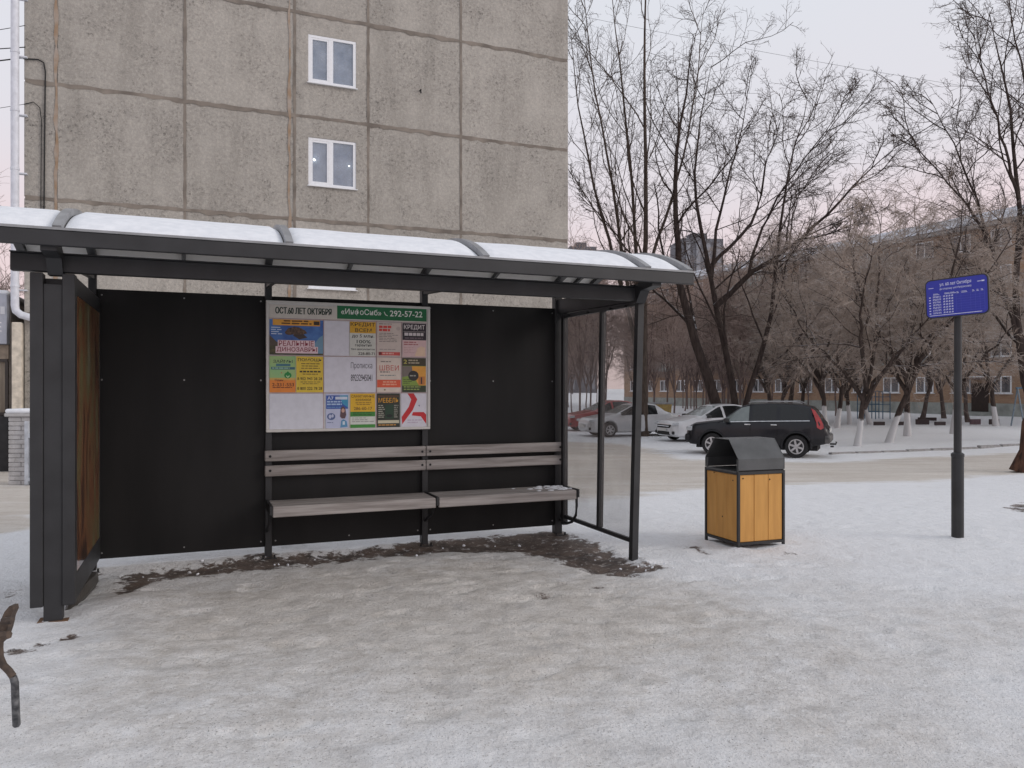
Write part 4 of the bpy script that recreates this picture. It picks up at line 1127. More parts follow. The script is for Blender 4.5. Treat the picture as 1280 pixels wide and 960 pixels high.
# ------------------------------------------------------------------ RUSTY LEVER hanging at the left edge
LY = 1.9
lv = thing('rusty_lever', 'rusty bent steel lever with a worn black rod hanging from a bracket', 'lever', (PX(-45, 0, LY).x, LY, 0), 0)
M['rustm'] = mat('rusty_steel', (0.105, 0.072, 0.052), 0.75, scale=30, col2=(0.028, 0.021, 0.018), bump=0.5, bscale=90)
M['wornsteel'] = mat('worn_painted_steel', (0.02, 0.021, 0.025), 0.5, scale=55, col2=(0.15, 0.15, 0.155), bump=0.4, bscale=90)
def LP(x, y, dy=0.0):
    q = PX(x, y, LY); return (q.x - lv.location.x, dy, q.z)
MB().b2(-0.10, -0.03, 0.02, 0.09, -0.02, 1.12, 0.004).ob('post', M['rustm'], lv)
plt = [LP(-75, 797), LP(-6, 792), LP(1, 777), LP(7, 764), LP(13, 757), LP(17, 757), LP(18, 762), LP(14, 771), LP(11, 785), LP(6, 799), LP(-4, 808), LP(-75, 812)]
MB().prism([(a[0], a[2]) for a in plt], 'y', -0.004, 0.018).ob('bracket_plate', M['rustm'], lv)
MB().tube([LP(7, 790, -0.02), LP(5.5, 806, -0.02), LP(6.5, 818, -0.02), LP(11, 828, -0.02), LP(18, 835, -0.02), LP(23, 842, -0.02)], [0.0085, 0.0092, 0.0088, 0.0085, 0.0085, 0.0085], 12).ob('lever_neck', M['rustm'], lv, True)
MB().tube([LP(23, 842, -0.02), LP(25.2, 850, -0.02), LP(25.8, 870, -0.02), LP(27.2, 902, -0.02), LP(27.2, 904, -0.02)], [0.0084, 0.0088, 0.0088, 0.0088, 0.006], 12).ob('lever_rod', M['wornsteel'], lv, True)
for (x, y, r_, L) in ((14, 791, 0.0105, 0.03), (18, 773, 0.009, 0.022)):
    a = LP(x - 7, y, -0.022); b = LP(x + 6, y - 2, -0.026)
    MB().tube([a, b], r_, 6).ob('bolt', M['rustm'], lv)
MB().lathe([(0.010, -0.034), (0.012, -0.030), (0.012, -0.008), (0.010, -0.004)], axis='y', n=12, c=LP(7, 793)).ob('pivot', M['rustm'], lv, True)

# ------------------------------------------------------------------ BRICK APARTMENT HOUSE across the yard
NB, FB = Vector((37.2, 55.8, 0)), Vector((20.9, 87.5, 0))
bd = (NB - FB).normalized()                      # local x runs towards the viewer
HA = math.atan2(bd.y, bd.x)
GB = -0.55
org = FB - bd * 14; org.z = GB
house = thing('brick_house', 'long five storey brick apartment house behind the yard trees', 'apartment house', org, HA)
HL = (NB - FB).length + 14 + 22
EAVE = 13.75 - GB
def fx(px):                                       # photo column -> distance along the facade
    k = (px - CX) / F
    return (k * org.y - org.x) / (bd.x - k * bd.y)
def brick_mat():
    m = bpy.data.materials.new('yellow_brown_brick'); m.use_nodes = True
    n, l = m.node_tree.nodes, m.node_tree.links
    b = n['Principled BSDF']; b.inputs['Roughness'].default_value = 0.9
    t = n.new('ShaderNodeTexCoord'); sp_ = n.new('ShaderNodeSeparateXYZ'); l.new(t.outputs['Object'], sp_.inputs[0])
    cb = n.new('ShaderNodeCombineXYZ'); l.new(sp_.outputs[0], cb.inputs[0]); l.new(sp_.outputs[2], cb.inputs[1])
    br = n.new('ShaderNodeTexBrick'); l.new(cb.outputs[0], br.inputs['Vector'])
    br.inputs['Color1'].default_value = (0.50, 0.32, 0.20, 1); br.inputs['Color2'].default_value = (0.40, 0.235, 0.145, 1); br.inputs['Mortar'].default_value = (0.42, 0.36, 0.30, 1)
    br.inputs['Scale'].default_value = 1.0; br.inputs['Brick Width'].default_value = 0.26; br.inputs['Row Height'].default_value = 0.085; br.inputs['Mortar Size'].default_value = 0.008
    nt = n.new('ShaderNodeTexNoise'); nt.inputs['Scale'].default_value = 0.5; nt.inputs['Detail'].default_value = 6; l.new(t.outputs['Object'], nt.inputs['Vector'])
    mx = n.new('ShaderNodeMix'); mx.data_type = 'RGBA'; mx.blend_type = 'MULTIPLY'; mx.inputs[0].default_value = 0.5
    l.new(br.outputs[0], mx.inputs[6]); l.new(nt.outputs[0], mx.inputs[7]); l.new(mx.outputs[2], b.inputs['Base Color'])
    return m
M['brick'] = brick_mat()
M['plinth'] = mat('grey_plinth', (0.30, 0.32, 0.30), 0.9, scale=1.5)
MB().b2(0, HL, 0.10, 12, 0.95, EAVE).ob('wall', M['brick'], house)
MB().b2(0, HL, 0.05, 12.05, -0.5, 0.949).ob('plinth', M['plinth'], house)
MB().b2(-0.4, HL + 0.4, -0.45, 12.5, EAVE + 0.001, EAVE + 0.28).ob('cornice', mat('cornice_render', (0.42, 0.42, 0.42), 0.8), house)
MB().prism([(-0.6, EAVE + 0.281), (6.0, EAVE + 2.5), (12.6, EAVE + 0.281)], 'x', -0.5, HL + 0.5).ob('roof', mat('snowy_roof', (0.62, 0.66, 0.74), 0.7, scale=0.5, col2=(0.22, 0.20, 0.20)), house)
wx = [2.2 + 3.05 * k for k in range(int((HL - 3) / 3.05))]
ent_x = fx(1226)
wfr = MB(); W2, H2 = 0.75, 0.65
for x0, x1, z0, z1 in ((-W2, W2, H2 - .08, H2), (-W2, W2, -H2, -H2 + .08), (-W2, -W2 + .08, -H2 + .08, H2 - .08), (W2 - .08, W2, -H2 + .08, H2 - .08), (-.05, .05, -H2 + .08, H2 - .08)):
    wfr.b2(x0, x1, 0.02, 0.098, z0, z1)
wfr_me = wfr.data('window', M['pvc'])
M['farpane'] = mat('far_window_glass', (0.05, 0.055, 0.065), 0.08, spec=0.8)
wp_me = MB().b2(-W2 + .08, W2 - .08, 0.06, 0.095, -H2 + .08, H2 - .08).data('pane', M['farpane'])
ws_me = MB().b2(-W2 - .1, W2 + .1, -0.08, 0.10, -H2 - 0.06, -H2 - .002).data('sill', M['pvc'])
bal_x = [i for i in range(len(wx)) if i % 5 in (2,)]
balm = [mat('balcony_white', (0.52, 0.54, 0.55), 0.8, scale=2), mat('balcony_green', (0.33, 0.42, 0.42), 0.8, scale=2)]
for i, x in enumerate(wx):
    for fl in range(5):
        z = 1.80 + 2.75 * fl - GB
        if abs(x - ent_x) < 1.4 and fl == 0: continue
        wv = link('window', wfr_me, house, (x, 0, z))
        link('pane', wp_me, wv); link('sill', ws_me, wv)
        if i in bal_x and fl > 0:
            bm_ = MB(); bm_.b2(-1.5, 1.5, -0.9, 0.098, -1.05, -0.93); bm_.b2(-1.5, 1.5, -0.9, -0.84, -0.929, 0.05); bm_.b2(-1.5, -1.44, -0.839, 0.098, -0.929, 0.05); bm_.b2(1.44, 1.5, -0.839, 0.098, -0.929, 0.05)
            bo = bm_.ob('balcony', balm[(i + fl) % 2], house); bo.location = (x, 0, z)
            MB().b2(-1.55, 1.55, -0.95, -0.80, 0.051, 0.12).ob('rail_snow', M['snow'], bo)
# entrance with canopy
MB().b2(ent_x - 0.75, ent_x + 0.55, 0.03, 0.099, 0.3, 2.45).ob('door', mat('entrance_door', (0.035, 0.022, 0.018), 0.7), house)
cn = MB().b2(ent_x - 1.1, ent_x + 1.3, -1.1, 0.098, 2.75, 2.9).ob('canopy', mat('canopy_slab', (0.16, 0.12, 0.11), 0.8), house)
MB().b2(ent_x - 1.1, ent_x + 1.3, -1.1, 0.09, 2.901, 3.0).ob('canopy_snow', M['snow'], cn)
MB().b2(ent_x - 1.0, ent_x + 0.8, -1.2, 0.04, -0.2, 0.28).ob('step', M['plinth'], house)

# far tower blocks
M['tower'] = mat('tower_wall', (0.16, 0.16, 0.175), 0.9, scale=0.12, col2=(0.10, 0.10, 0.115), stretch=(1, 1, 3))
M['towband'] = mat('tower_loggia', (0.25, 0.255, 0.28), 0.9)
for px0, px1, py, Yd, lab in ((853, 905, 298, 260, 'dark grey tower block far off behind the bare trees'), (712, 746, 308, 330, 'squat grey block far off beside the concrete gable')):
    a, b = PX(px0, py, Yd), PX(px1, py, Yd)
    t = thing('tower_block', lab, 'tower block', ((a.x + b.x) / 2, Yd, -1), R(6))
    w_, h_ = b.x - a.x, a.z + 1
    MB().b2(-w_ / 2, w_ / 2, 0, 14, 0, h_).ob('wall', M['tower'], t)
    nb_ = 4
    for k in range(nb_):
        xk = -w_ / 2 + w_ * (k + 0.5) / nb_
        MB().b2(xk - w_ * 0.05, xk + w_ * 0.05, -0.3, -0.002, 2, h_ - 1.5).ob('loggia_band', M['towband'], t)
    MB().b2(-w_ * 0.2, w_ * 0.2, 4, 9, h_ + 0.002, h_ + 2.5).ob('lift_house', M['tower'], t)

# ------------------------------------------------------------------ CARS
M['tyre'] = mat('tyre_rubber', (0.018, 0.018, 0.019), 0.85)
M['rim'] = mat('alloy_rim', (0.50, 0.50, 0.51), 0.35, metal=0.6)
M['carglass'] = mat('car_glass', (0.012, 0.0135, 0.015), 0.04, var=0.05, spec=0.45)
M['carglass2'] = mat('clear_car_glass', (0.15, 0.18, 0.18), 0.05, var=0.05, spec=0.9)
M['chrome'] = mat('chrome', (0.72, 0.72, 0.74), 0.15, metal=1.0)
M['trim'] = mat('car_trim', (0.022, 0.022, 0.024), 0.6)
M['red_lamp'] = mat('red_tail_lamp', (0.40, 0.022, 0.022), 0.2, scale=14, col2=(0.26, 0.012, 0.014), coat=0.5)
M['lamp_clear'] = mat('headlamp_glass', (0.50, 0.53, 0.56), 0.12, coat=0.5)
M['plate'] = flat('number_plate', (0.62, 0.62, 0.60))
def paint(name, c, dirt=None):
    return mat(name, c, 0.28, var=0.05, scale=3, coat=0.7) if dirt is None else mat(name, c, 0.4, scale=2.2, col2=dirt, coat=0.3)

def make_wheel(par, x, y, r, wd, side):
    wr = bpy.data.objects.new('wheel', None); COL.objects.link(wr); wr.parent = par; wr.location = (x, y, r)
    tr = MB().lathe([(r * 0.62, -wd / 2 + .01), (r * 0.94, -wd / 2), (r, -wd / 2 + 0.03), (r, wd / 2 - 0.03), (r * 0.94, wd / 2), (r * 0.62, wd / 2 - .01)], axis='y', n=28)
    tr.ob('tyre', M['tyre'], wr, True)
    o = side * (wd / 2 + 0.001)
    rm = MB().lathe([(r * 0.66, o), (r * 0.66, o - side * 0.012), (r * 0.56, o - side * 0.018), (r * 0.56, o - side * .02)] if False else [(r * 0.62, o), (r * 0.62, o - side * 0.02)], axis='y', n=28)
    rm.ob('rim_well', M['trim'], wr)
    sp_ = MB()
    for k in range(6):
        a = k / 6 * 2 * math.pi + 0.3
        rot = Matrix.Rotation(-a, 3, 'Y')
        c_ = rot @ Vector((r * 0.33, 0, 0))
        sp_.box((c_.x, o + side * 0.012, c_.z), (r * 0.50, 0.022, r * 0.17), rot=rot)
    sp_.lathe([(r * 0.16, o), (r * 0.16, o + side * 0.028)], axis='y', n=14)
    # outer ring
    n_ = 28; ra, rb = r * 0.57, r * 0.66
    A = [[sp_.bm.verts.new((q * math.cos(k / n_ * 2 * math.pi), o + side * h, q * math.sin(k / n_ * 2 * math.pi))) for k in range(n_)] for q, h in ((ra, 0.002), (ra, 0.024), (rb, 0.024), (rb, 0.002))]
    for i in range(3):
        for k in range(n_): sp_.bm.faces.new((A[i][k], A[i][(k + 1) % n_], A[i + 1][(k + 1) % n_], A[i + 1][k]))
    sp_.ob('rim', M['rim'], wr)
    return wr

def make_car(name, label, loc, heading, P, group=None):
    """local +x = front; loft of cross-sections with arches cut into the lower edge"""
    t = thing(name, label, 'car', loc, math.atan2(heading[1], heading[0]), group)
    L, W = P['L'], P['W']
    def curve(pts, x):
        pts = sorted(pts); return np.interp(x, [p[0] for p in pts], [p[1] for p in pts])
    cuts = sorted(set([p[0] for p in P['top']] + P['pill'] + list(np.linspace(-L / 2, L / 2, 85))))
    X = np.array(cuts)
    def sm(a, k=2):
        for _ in range(k):
            b_ = a.copy(); b_[1:-1] = 0.25 * a[:-2] + 0.5 * a[1:-1] + 0.25 * a[2:]; a = b_
        return a
    zt_ = sm(curve(P['top'], X), 3); zbt = sm(curve(P['belt'], X), 3); hw = sm(curve(P['plan'], X), 3); tw = sm(curve(P['roofw'], X), 3)
    zbt = np.minimum(zbt, zt_ - 0.02)
    zs = curve(P['sill'], X)
    zlow = zs.copy()
    for wx_ in P['wheels']:
        q = P['ar'] ** 2 - (X - wx_) ** 2
        zlow = np.maximum(zlow, np.where(q > 0, np.sqrt(np.maximum(q, 0)) + P['wr'], 0))
    S = []
    for i in range(len(X)):
        zb_, w_, t_ = zlow[i], hw[i], tw[i]
        be, tp = zbt[i], zt_[i]
        t_ = t_ if tp - be > 0.1 else min(w_ * 0.93, max(t_, w_ * 0.9))
        zz = [zb_, zb_, zb_ + 0.05, max(zb_ + 0.07, zs[i] + 0.28 * (be - zs[i])), max(zb_ + 0.09, zs[i] + 0.62 * (be - zs[i])), max(zb_ + 0.11, be - 0.05), be, be + (tp - be) * 0.5, tp - min(0.06, (tp - be) * 0.25), tp - 0.012, tp, tp + 0.012]
        ww = [0, 0.9 * w_, 0.99 * w_, w_, 0.995 * w_, 0.98 * w_, 0.955 * w_, 0.5 * (0.955 * w_ + t_), t_, 0.92 * t_, 0.5 * t_, 0]
        S.append([(X[i], a, b_) for a, b_ in zip(ww, zz)])
    parts = {}
    def key(i, k):
        xm_ = 0.5 * (X[i] + X[i + 1]); tall = min(zt_[i] - zbt[i], zt_[i + 1] - zbt[i + 1])
        if k in (6, 7) and tall > 0.13:
            for j, (a, b_) in enumerate(P['side_glass']):
                if a <= xm_ <= b_: return ('side_window', j)
        if k in (9, 10):
            if P['ws'][0] <= xm_ <= P['ws'][1]: return ('windscreen', 0)
            if P['rw'][0] <= xm_ <= P['rw'][1]: return ('rear_window', 0)
        if P.get('clad') and k <= 2: return ('cladding', 0)
        return ('body', 0)
    for i in range(len(X) - 1):
        for k in range(11):
            kk = key(i, k)
            for sd in (1, -1):
                k2 = (kk[0], kk[1], sd) if kk[0] == 'side_window' else (kk[0], 0, 0)
                m_ = parts.setdefault(k2, (MB(), {}))
                def vv(ii, kv):
                    p = S[ii][kv]; c = (ii, kv, sd if p[1] > 1e-6 else 0)
                    if c not in m_[1]: m_[1][c] = m_[0].bm.verts.new((p[0], p[1] * sd, p[2]))
                    return m_[1][c]
                f = [vv(i, k), vv(i + 1, k), vv(i + 1, k + 1), vv(i, k + 1)]
                if len(set(f)) >= 3:
                    try: m_[0].bm.faces.new(list(dict.fromkeys(f)))
                    except ValueError: pass
    for ii in (0, len(X) - 1):
        m_ = parts[('body', 0, 0)]
        ring = [S[ii][k] for k in range(12)]
        vs = [m_[0].bm.verts.new(p) for p in ring] + [m_[0].bm.verts.new((p[0], -p[1], p[2])) for p in ring[-2:0:-1]]
        m_[0].bm.faces.new(vs)
    for kk, (m_, _) in parts.items():
        ma = {'body': P['paint'], 'cladding': P.get('cladm', M['trim'])}.get(kk[0], P.get('glass', M['carglass']))
        if kk[0] == 'windscreen' or (kk[0] == 'side_window' and kk[1] == P.get('clear')): ma = M['carglass2']
        m_.ob(kk[0], ma, t, True)
    for wx_ in P['wheels']:
        for sd in (1, -1):
            make_wheel(t, wx_, sd * (W / 2 - 0.115), P['wr'], 0.22, sd)
    mbx = MB(); mbx.b2(-L / 2 + 0.35, L / 2 - 0.35, -W / 2 + 0.28, W / 2 - 0.28, P['wr'] * 0.62, P['wr'] + P['ar'] + 0.005); mbx.ob('chassis', M['black'], t)
    return t

def side_y(P, x):
    pts = sorted(P['plan']); return float(np.interp(x, [p[0] for p in pts], [p[1] for p in pts]))
# --- dark SUV
suv = dict(L=4.62, W=1.80, top=[(2.31, .70), (2.27, .90), (2.10, 1.02), (1.15, 1.14), (1.04, 1.17), (.45, 1.61), (.25, 1.67), (-.5, 1.72), (-1.45, 1.69), (-1.82, 1.61), (-2.07, 1.28), (-2.19, 1.07), (-2.29, .92), (-2.31, .75)],
    belt=[(2.31, .62), (2.25, .82), (2.0, .96), (1.0, 1.08), (-1.9, 1.17), (-2.2, 1.02), (-2.31, .7)],
    plan=[(2.31, .58), (2.2, .74), (2.0, .84), (1.6, .89), (-1.8, .89), (-2.15, .84), (-2.31, .74)],
    roofw=[(2.31, .5), (1.1, .76), (.3, .63), (-1.5, .62), (-1.9, .64), (-2.31, .6)],
    sill=[(2.31, .46), (2.15, .34), (1.8, .33), (-1.8, .36), (-2.31, .48)], wheels=[1.36, -1.34], ar=.43, wr=.362,
    pill=[.10, .17, -.70, -.78, -1.58], side_glass=[(.14, .98), (-.72, .06), (-1.68, -.82)], ws=(.45, 1.04), rw=(-2.10, -1.82), clear=0, clad=True,
    cladm=mat('suv_cladding', (0.017, 0.0175, 0.020), 0.55, spec=0.3), paint=mat('navy_black_paint', (0.006, 0.0075, 0.013), 0.3, scale=1.5, col2=(0.012, 0.0125, 0.016), coat=0.25, spec=0.3))
sg_ = GP(930, 571.5)
SUVH = (-math.cos(R(26)), math.sin(R(26)))
suvc = Vector(((947 - CX) / F * 24.3, 24.3, gz(0, 24.3)))
sv_ = make_car('parked_suv', 'dark navy SUV with tall red tail lamps parked at the road edge', suvc, SUVH, suv)
sv_.scale = (0.92, 0.92, 0.95)
for sd in (1, -1):
    # tall red lamps wrapping the rear pillar
    m_ = MB(); yl = sd
    P5 = [(-1.77, .655, 1.575), (-1.89, .66, 1.50), (-2.05, .74, 1.27), (-2.15, .82, 1.08), (-2.17, .85, .96), (-2.08, .872, .91), (-1.97, .882, .97), (-1.95, .87, 1.12), (-1.88, .78, 1.32)]
    A = [m_.bm.verts.new((x, yl * (y + 0.010), z)) for x, y, z in P5]; B = [m_.bm.verts.new((x, yl * (y - 0.06), z)) for x, y, z in P5]
    m_.bm.faces.new(A); m_.bm.faces.new(B[::-1])
    for k in range(9): m_.bm.faces.new((A[k], B[k], B[(k + 1) % 9], A[(k + 1) % 9]))
    m_.ob('tail_lamp', M['red_lamp'], sv_, True)
    MB().tube([(0.75, sd * 0.885, 1.105), (-0.2, sd * 0.882, 1.14), (-1.75, sd * 0.878, 1.18)], 0.013, 6).ob('chrome_strip', M['chrome'], sv_)
    for hx in (-0.42, 0.42):
        MB().box((hx - 0.22, sd * 0.905, 1.03), (0.20, 0.035, 0.04), bevel=0.01).ob('door_handle', M['chrome'], sv_)
    MB().box((0.86, sd * 1.0, 1.16), (0.16, 0.20, 0.14), bevel=0.03, seg=2).ob('mirror', M['trim'], sv_, True)
    MB().tube([(0.2, sd * 0.56, 1.715), (0.1, sd * 0.57, 1.765), (-1.3, sd * 0.56, 1.77), (-1.5, sd * 0.55, 1.71)], 0.017, 8).ob('roof_rail', M['grey_rib'], sv_, True)
    for wx_ in suv['wheels']:
        pts = [(wx_ + 0.455 * math.cos(a), sd * 0.895, 0.362 + 0.455 * math.sin(a)) for a in np.linspace(R(-8), R(188), 18)]
        MB().tube(pts, 0.036, 8).ob('wheel_arch', suv['cladm'], sv_, True)
    for dx in (0.115, -0.74):
        MB().tube([(dx, sd * 0.893, 0.45), (dx, sd * 0.896, 0.8), (dx, sd * 0.876, 1.09)], 0.006, 5).ob('door_seam', M['black'], sv_)
    MB().box((2.13, sd * 0.66, 0.86), (0.24, 0.26, 0.15), rot=Euler((0, 0, sd * R(-28))), bevel=0.04, seg=2).ob('headlamp', M['lamp_clear'], sv_, True)
MB().box((-2.26, 0, 0.60), (0.20, 1.62, 0.26), bevel=0.06, seg=3).ob('rear_bumper', mat('dusty_bumper', (0.05, 0.05, 0.052), 0.6, scale=6, col2=(0.15, 0.14, 0.135)), sv_, True)
MB().box((2.24, 0, 0.55), (0.20, 1.50, 0.26), bevel=0.07, seg=3).ob('front_bumper', suv['cladm'], sv_, True)
MB().box((-2.315, 0.0, 0.86), (0.03, 0.52, 0.12)).ob('number_plate', M['plate'], sv_)
MB().tube([(-2.3, 0, 0.42), (-2.48, 0, 0.42), (-2.50, 0, 0.50)], 0.028, 8).ob('tow_bar', M['trim'], sv_)
MB().box((-2.40, 0.55, 0.38), (0.10, 0.14, 0.05), bevel=0.01).ob('tow_hook', M['trim'], sv_)

# --- three saloon-like cars parked in a row beyond
def saloon(paintm, h=1.47, L=4.4, W=1.74, hatch=False):
    k = h / 1.47
    tail = [(-1.65, 1.02 * k), (-2.05, .98), (-2.17, .9), (-2.2, .62)] if not hatch else [(-1.9, 1.10), (-2.1, .98), (-2.18, .9), (-2.2, .62)]
    top = [(2.2, .56), (2.15, .70), (1.98, .80), (1.05, .97), (.92, 1.0), (.12, 1.40 * k), (-.2, 1.455 * k), (-.7, 1.46 * k), (-1.05, 1.41 * k)] + tail
    return dict(L=L, W=W, top=top, belt=[(2.2, .50), (2.1, .66), (1.9, .76), (.9, .92), (-1.6, .97), (-2.05, .92), (-2.2, .55)],
        plan=[(2.2, .52), (2.1, .70), (1.9, .80), (1.5, .86), (-1.6, .86), (-2.0, .80), (-2.2, .66)],
        roofw=[(2.2, .5), (.95, .72), (.1, .57), (-1.0, .55), (-1.65, .62), (-2.2, .55)],
        sill=[(2.2, .32), (2.0, .2), (1.7, .18), (-1.7, .2), (-2.2, .36)], wheels=[1.30, -1.28], ar=.36, wr=.305,
        pill=[.02, -.04, -.62], side_glass=[(.0, .72), (-.98, -.08)], ws=(.16, .92), rw=(tail[0][0], -1.05), paint=paintm)
def dress(t, headl=True, dark_grille=True):
    for sd in (1, -1):
        MB().box((2.02, sd * 0.63, 0.70), (0.24, 0.34, 0.10), rot=Euler((0, R(8), sd * R(-30))), bevel=0.03, seg=2).ob('headlamp', M['lamp_clear'], t, True)
        MB().box((2.12, sd * 0.60, 0.36), (0.10, 0.22, 0.12), rot=Euler((0, 0, sd * R(-25))), bevel=0.02).ob('fog_lamp', M['trim'], t)
        MB().box((0.72, sd * 0.93, 0.99), (0.14, 0.17, 0.12), bevel=0.03, seg=2).ob('mirror', M['trim'], t, True)
        MB().box((-2.10, sd * 0.64, 0.80), (0.14, 0.26, 0.18), bevel=0.03).ob('tail_lamp', M['red_lamp'], t)
        MB().tube([(.06, sd * .863, .28), (.06, sd * .866, .6), (.03, sd * .84, .94)], 0.005, 5).ob('door_seam', M['black'], t)
        MB().box((-0.12, sd * 0.865, 0.83), (0.17, 0.03, 0.03), bevel=0.008).ob('door_handle', M['chrome'], t)
    if dark_grille:
        MB().box((2.165, 0, 0.60), (0.10, 0.98, 0.13), bevel=0.02).ob('grille', M['black'], t)
        MB().tube([(2.222, -0.45, 0.61), (2.225, 0.45, 0.61)], 0.012, 6).ob('grille_bar', M['chrome'], t)
        MB().box((2.19, 0, 0.34), (0.08, 0.9, 0.13), bevel=0.02).ob('lower_grille', M['black'], t)
    MB().box((2.235, 0, 0.475), (0.02, 0.52, 0.11)).ob('number_plate', M['plate'], t)
def yard(px, Y): return Vector(((px - CX) / F * Y, Y, gz(0, Y)))
c1_ = make_car('parked_car', 'white saloon with black grille half hidden by the dark SUV', yard(890, 31.0), (-0.95, -0.31), saloon(paint('white_paint', (0.66, 0.67, 0.69))))
dress(c1_)
c2_ = make_car('parked_car', 'silver white saloon with dark rear windows beside the shelter end post', yard(786, 34.0), (-0.95, -0.30), saloon(paint('silver_paint', (0.55, 0.56, 0.58)), h=1.44))
dress(c2_, dark_grille=False)
c3_ = make_car('parked_car', 'red car seen through the shelter glass', yard(757, 38.5), (-0.95, -0.30), saloon(paint('red_paint', (0.30, 0.028, 0.030)), h=1.5, hatch=True))
dress(c3_, dark_grille=False)

# ------------------------------------------------------------------ TREES
def bark_mat(name, c1, c2, wash=False, snowy=0.5):
    m = bpy.data.materials.new(name); m.use_nodes = True
    n, l = m.node_tree.nodes, m.node_tree.links
    b = n['Principled BSDF']; b.inputs['Roughness'].default_value = 0.95; b.inputs['Specular IOR Level'].default_value = 0.1
    t = n.new('ShaderNodeTexCoord'); g = n.new('ShaderNodeNewGeometry')
    mm = n.new('ShaderNodeMapping'); mm.inputs['Scale'].default_value = (9, 9, 1.6); l.new(t.outputs['Object'], mm.inputs[0])
    nt = n.new('ShaderNodeTexNoise'); nt.inputs['Scale'].default_value = 1.6; nt.inputs['Detail'].default_value = 6; l.new(mm.outputs[0], nt.inputs['Vector'])
    mr = n.new('ShaderNodeMapRange'); mr.inputs[1].default_value = 0.35; mr.inputs[2].default_value = 0.65; l.new(nt.outputs[0], mr.inputs[0])
    mx = n.new('ShaderNodeMix'); mx.data_type = 'RGBA'; mx.inputs[6].default_value = (*c1, 1); mx.inputs[7].default_value = (*c2, 1); l.new(mr.outputs[0], mx.inputs[0])
    col = mx.outputs[2]
    if snowy:      # snow caught on the upper side of limbs
        sn = n.new('ShaderNodeSeparateXYZ'); l.new(g.outputs['Normal'], sn.inputs[0])
        n2 = n.new('ShaderNodeTexNoise'); n2.inputs['Scale'].default_value = 2.5; n2.inputs['Detail'].default_value = 4; l.new(t.outputs['Object'], n2.inputs['Vector'])
        ma = n.new('ShaderNodeMath'); ma.operation = 'MULTIPLY_ADD'; l.new(n2.outputs[0], ma.inputs[0]); ma.inputs[1].default_value = 1.1; l.new(sn.outputs['Z'], ma.inputs[2])
        m2 = n.new('ShaderNodeMapRange'); m2.inputs[1].default_value = 1.22 + 0.3 * (0.5 - snowy); m2.inputs[2].default_value = 1.42 + 0.3 * (0.5 - snowy); l.new(ma.outputs[0], m2.inputs[0])
        mx2 = n.new('ShaderNodeMix'); mx2.data_type = 'RGBA'; l.new(m2.outputs[0], mx2.inputs[0]); l.new(col, mx2.inputs[6]); mx2.inputs[7].default_value = (0.70, 0.71, 0.74, 1)
        col = mx2.outputs[2]
    if wash:       # limewashed foot
        sz = n.new('ShaderNodeSeparateXYZ'); l.new(t.outputs['Object'], sz.inputs[0])
        n3 = n.new('ShaderNodeTexNoise'); n3.inputs['Scale'].default_value = 6; l.new(t.outputs['Object'], n3.inputs['Vector'])
        ma = n.new('ShaderNodeMath'); ma.operation = 'MULTIPLY_ADD'; l.new(n3.outputs[0], ma.inputs[0]); ma.inputs[1].default_value = 0.25; l.new(sz.outputs['Z'], ma.inputs[2])
        m3 = n.new('ShaderNodeMapRange'); m3.inputs[1].default_value = 1.17; m3.inputs[2].default_value = 1.11; l.new(ma.outputs[0], m3.inputs[0])
        mx3 = n.new('ShaderNodeMix'); mx3.data_type = 'RGBA'; l.new(m3.outputs[0], mx3.inputs[0]); l.new(col, mx3.inputs[6]); mx3.inputs[7].default_value = (0.56, 0.555, 0.56, 1)
        col = mx3.outputs[2]
    l.new(col, b.inputs['Base Color'])
    bp = n.new('ShaderNodeBump'); bp.inputs['Strength'].default_value = 0.7; bp.inputs['Distance'].default_value = 0.03
    l.new(nt.outputs[0], bp.inputs['Height']); l.new(bp.outputs[0], b.inputs['Normal'])
    return m
M['bark'] = bark_mat('dark_bark', (0.080, 0.062, 0.055), (0.040, 0.031, 0.029))
M['bark_pop'] = bark_mat('poplar_bark', (0.135, 0.108, 0.090), (0.070, 0.055, 0.047), snowy=0.2)
M['bark_wash'] = bark_mat('limewashed_bark', (0.085, 0.066, 0.058), (0.042, 0.033, 0.030), wash=True)
M['bark_deep'] = bark_mat('grey_bark', (0.15, 0.12, 0.108), (0.085, 0.068, 0.062), snowy=0.5)
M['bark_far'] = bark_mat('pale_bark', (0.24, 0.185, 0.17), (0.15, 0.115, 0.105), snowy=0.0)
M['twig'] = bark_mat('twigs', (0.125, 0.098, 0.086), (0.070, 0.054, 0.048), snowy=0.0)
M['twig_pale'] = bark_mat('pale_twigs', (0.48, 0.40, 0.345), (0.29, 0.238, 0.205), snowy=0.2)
M['twig_far'] = bark_mat('reddish_twigs', (0.50, 0.395, 0.35), (0.36, 0.28, 0.25), snowy=0.0)

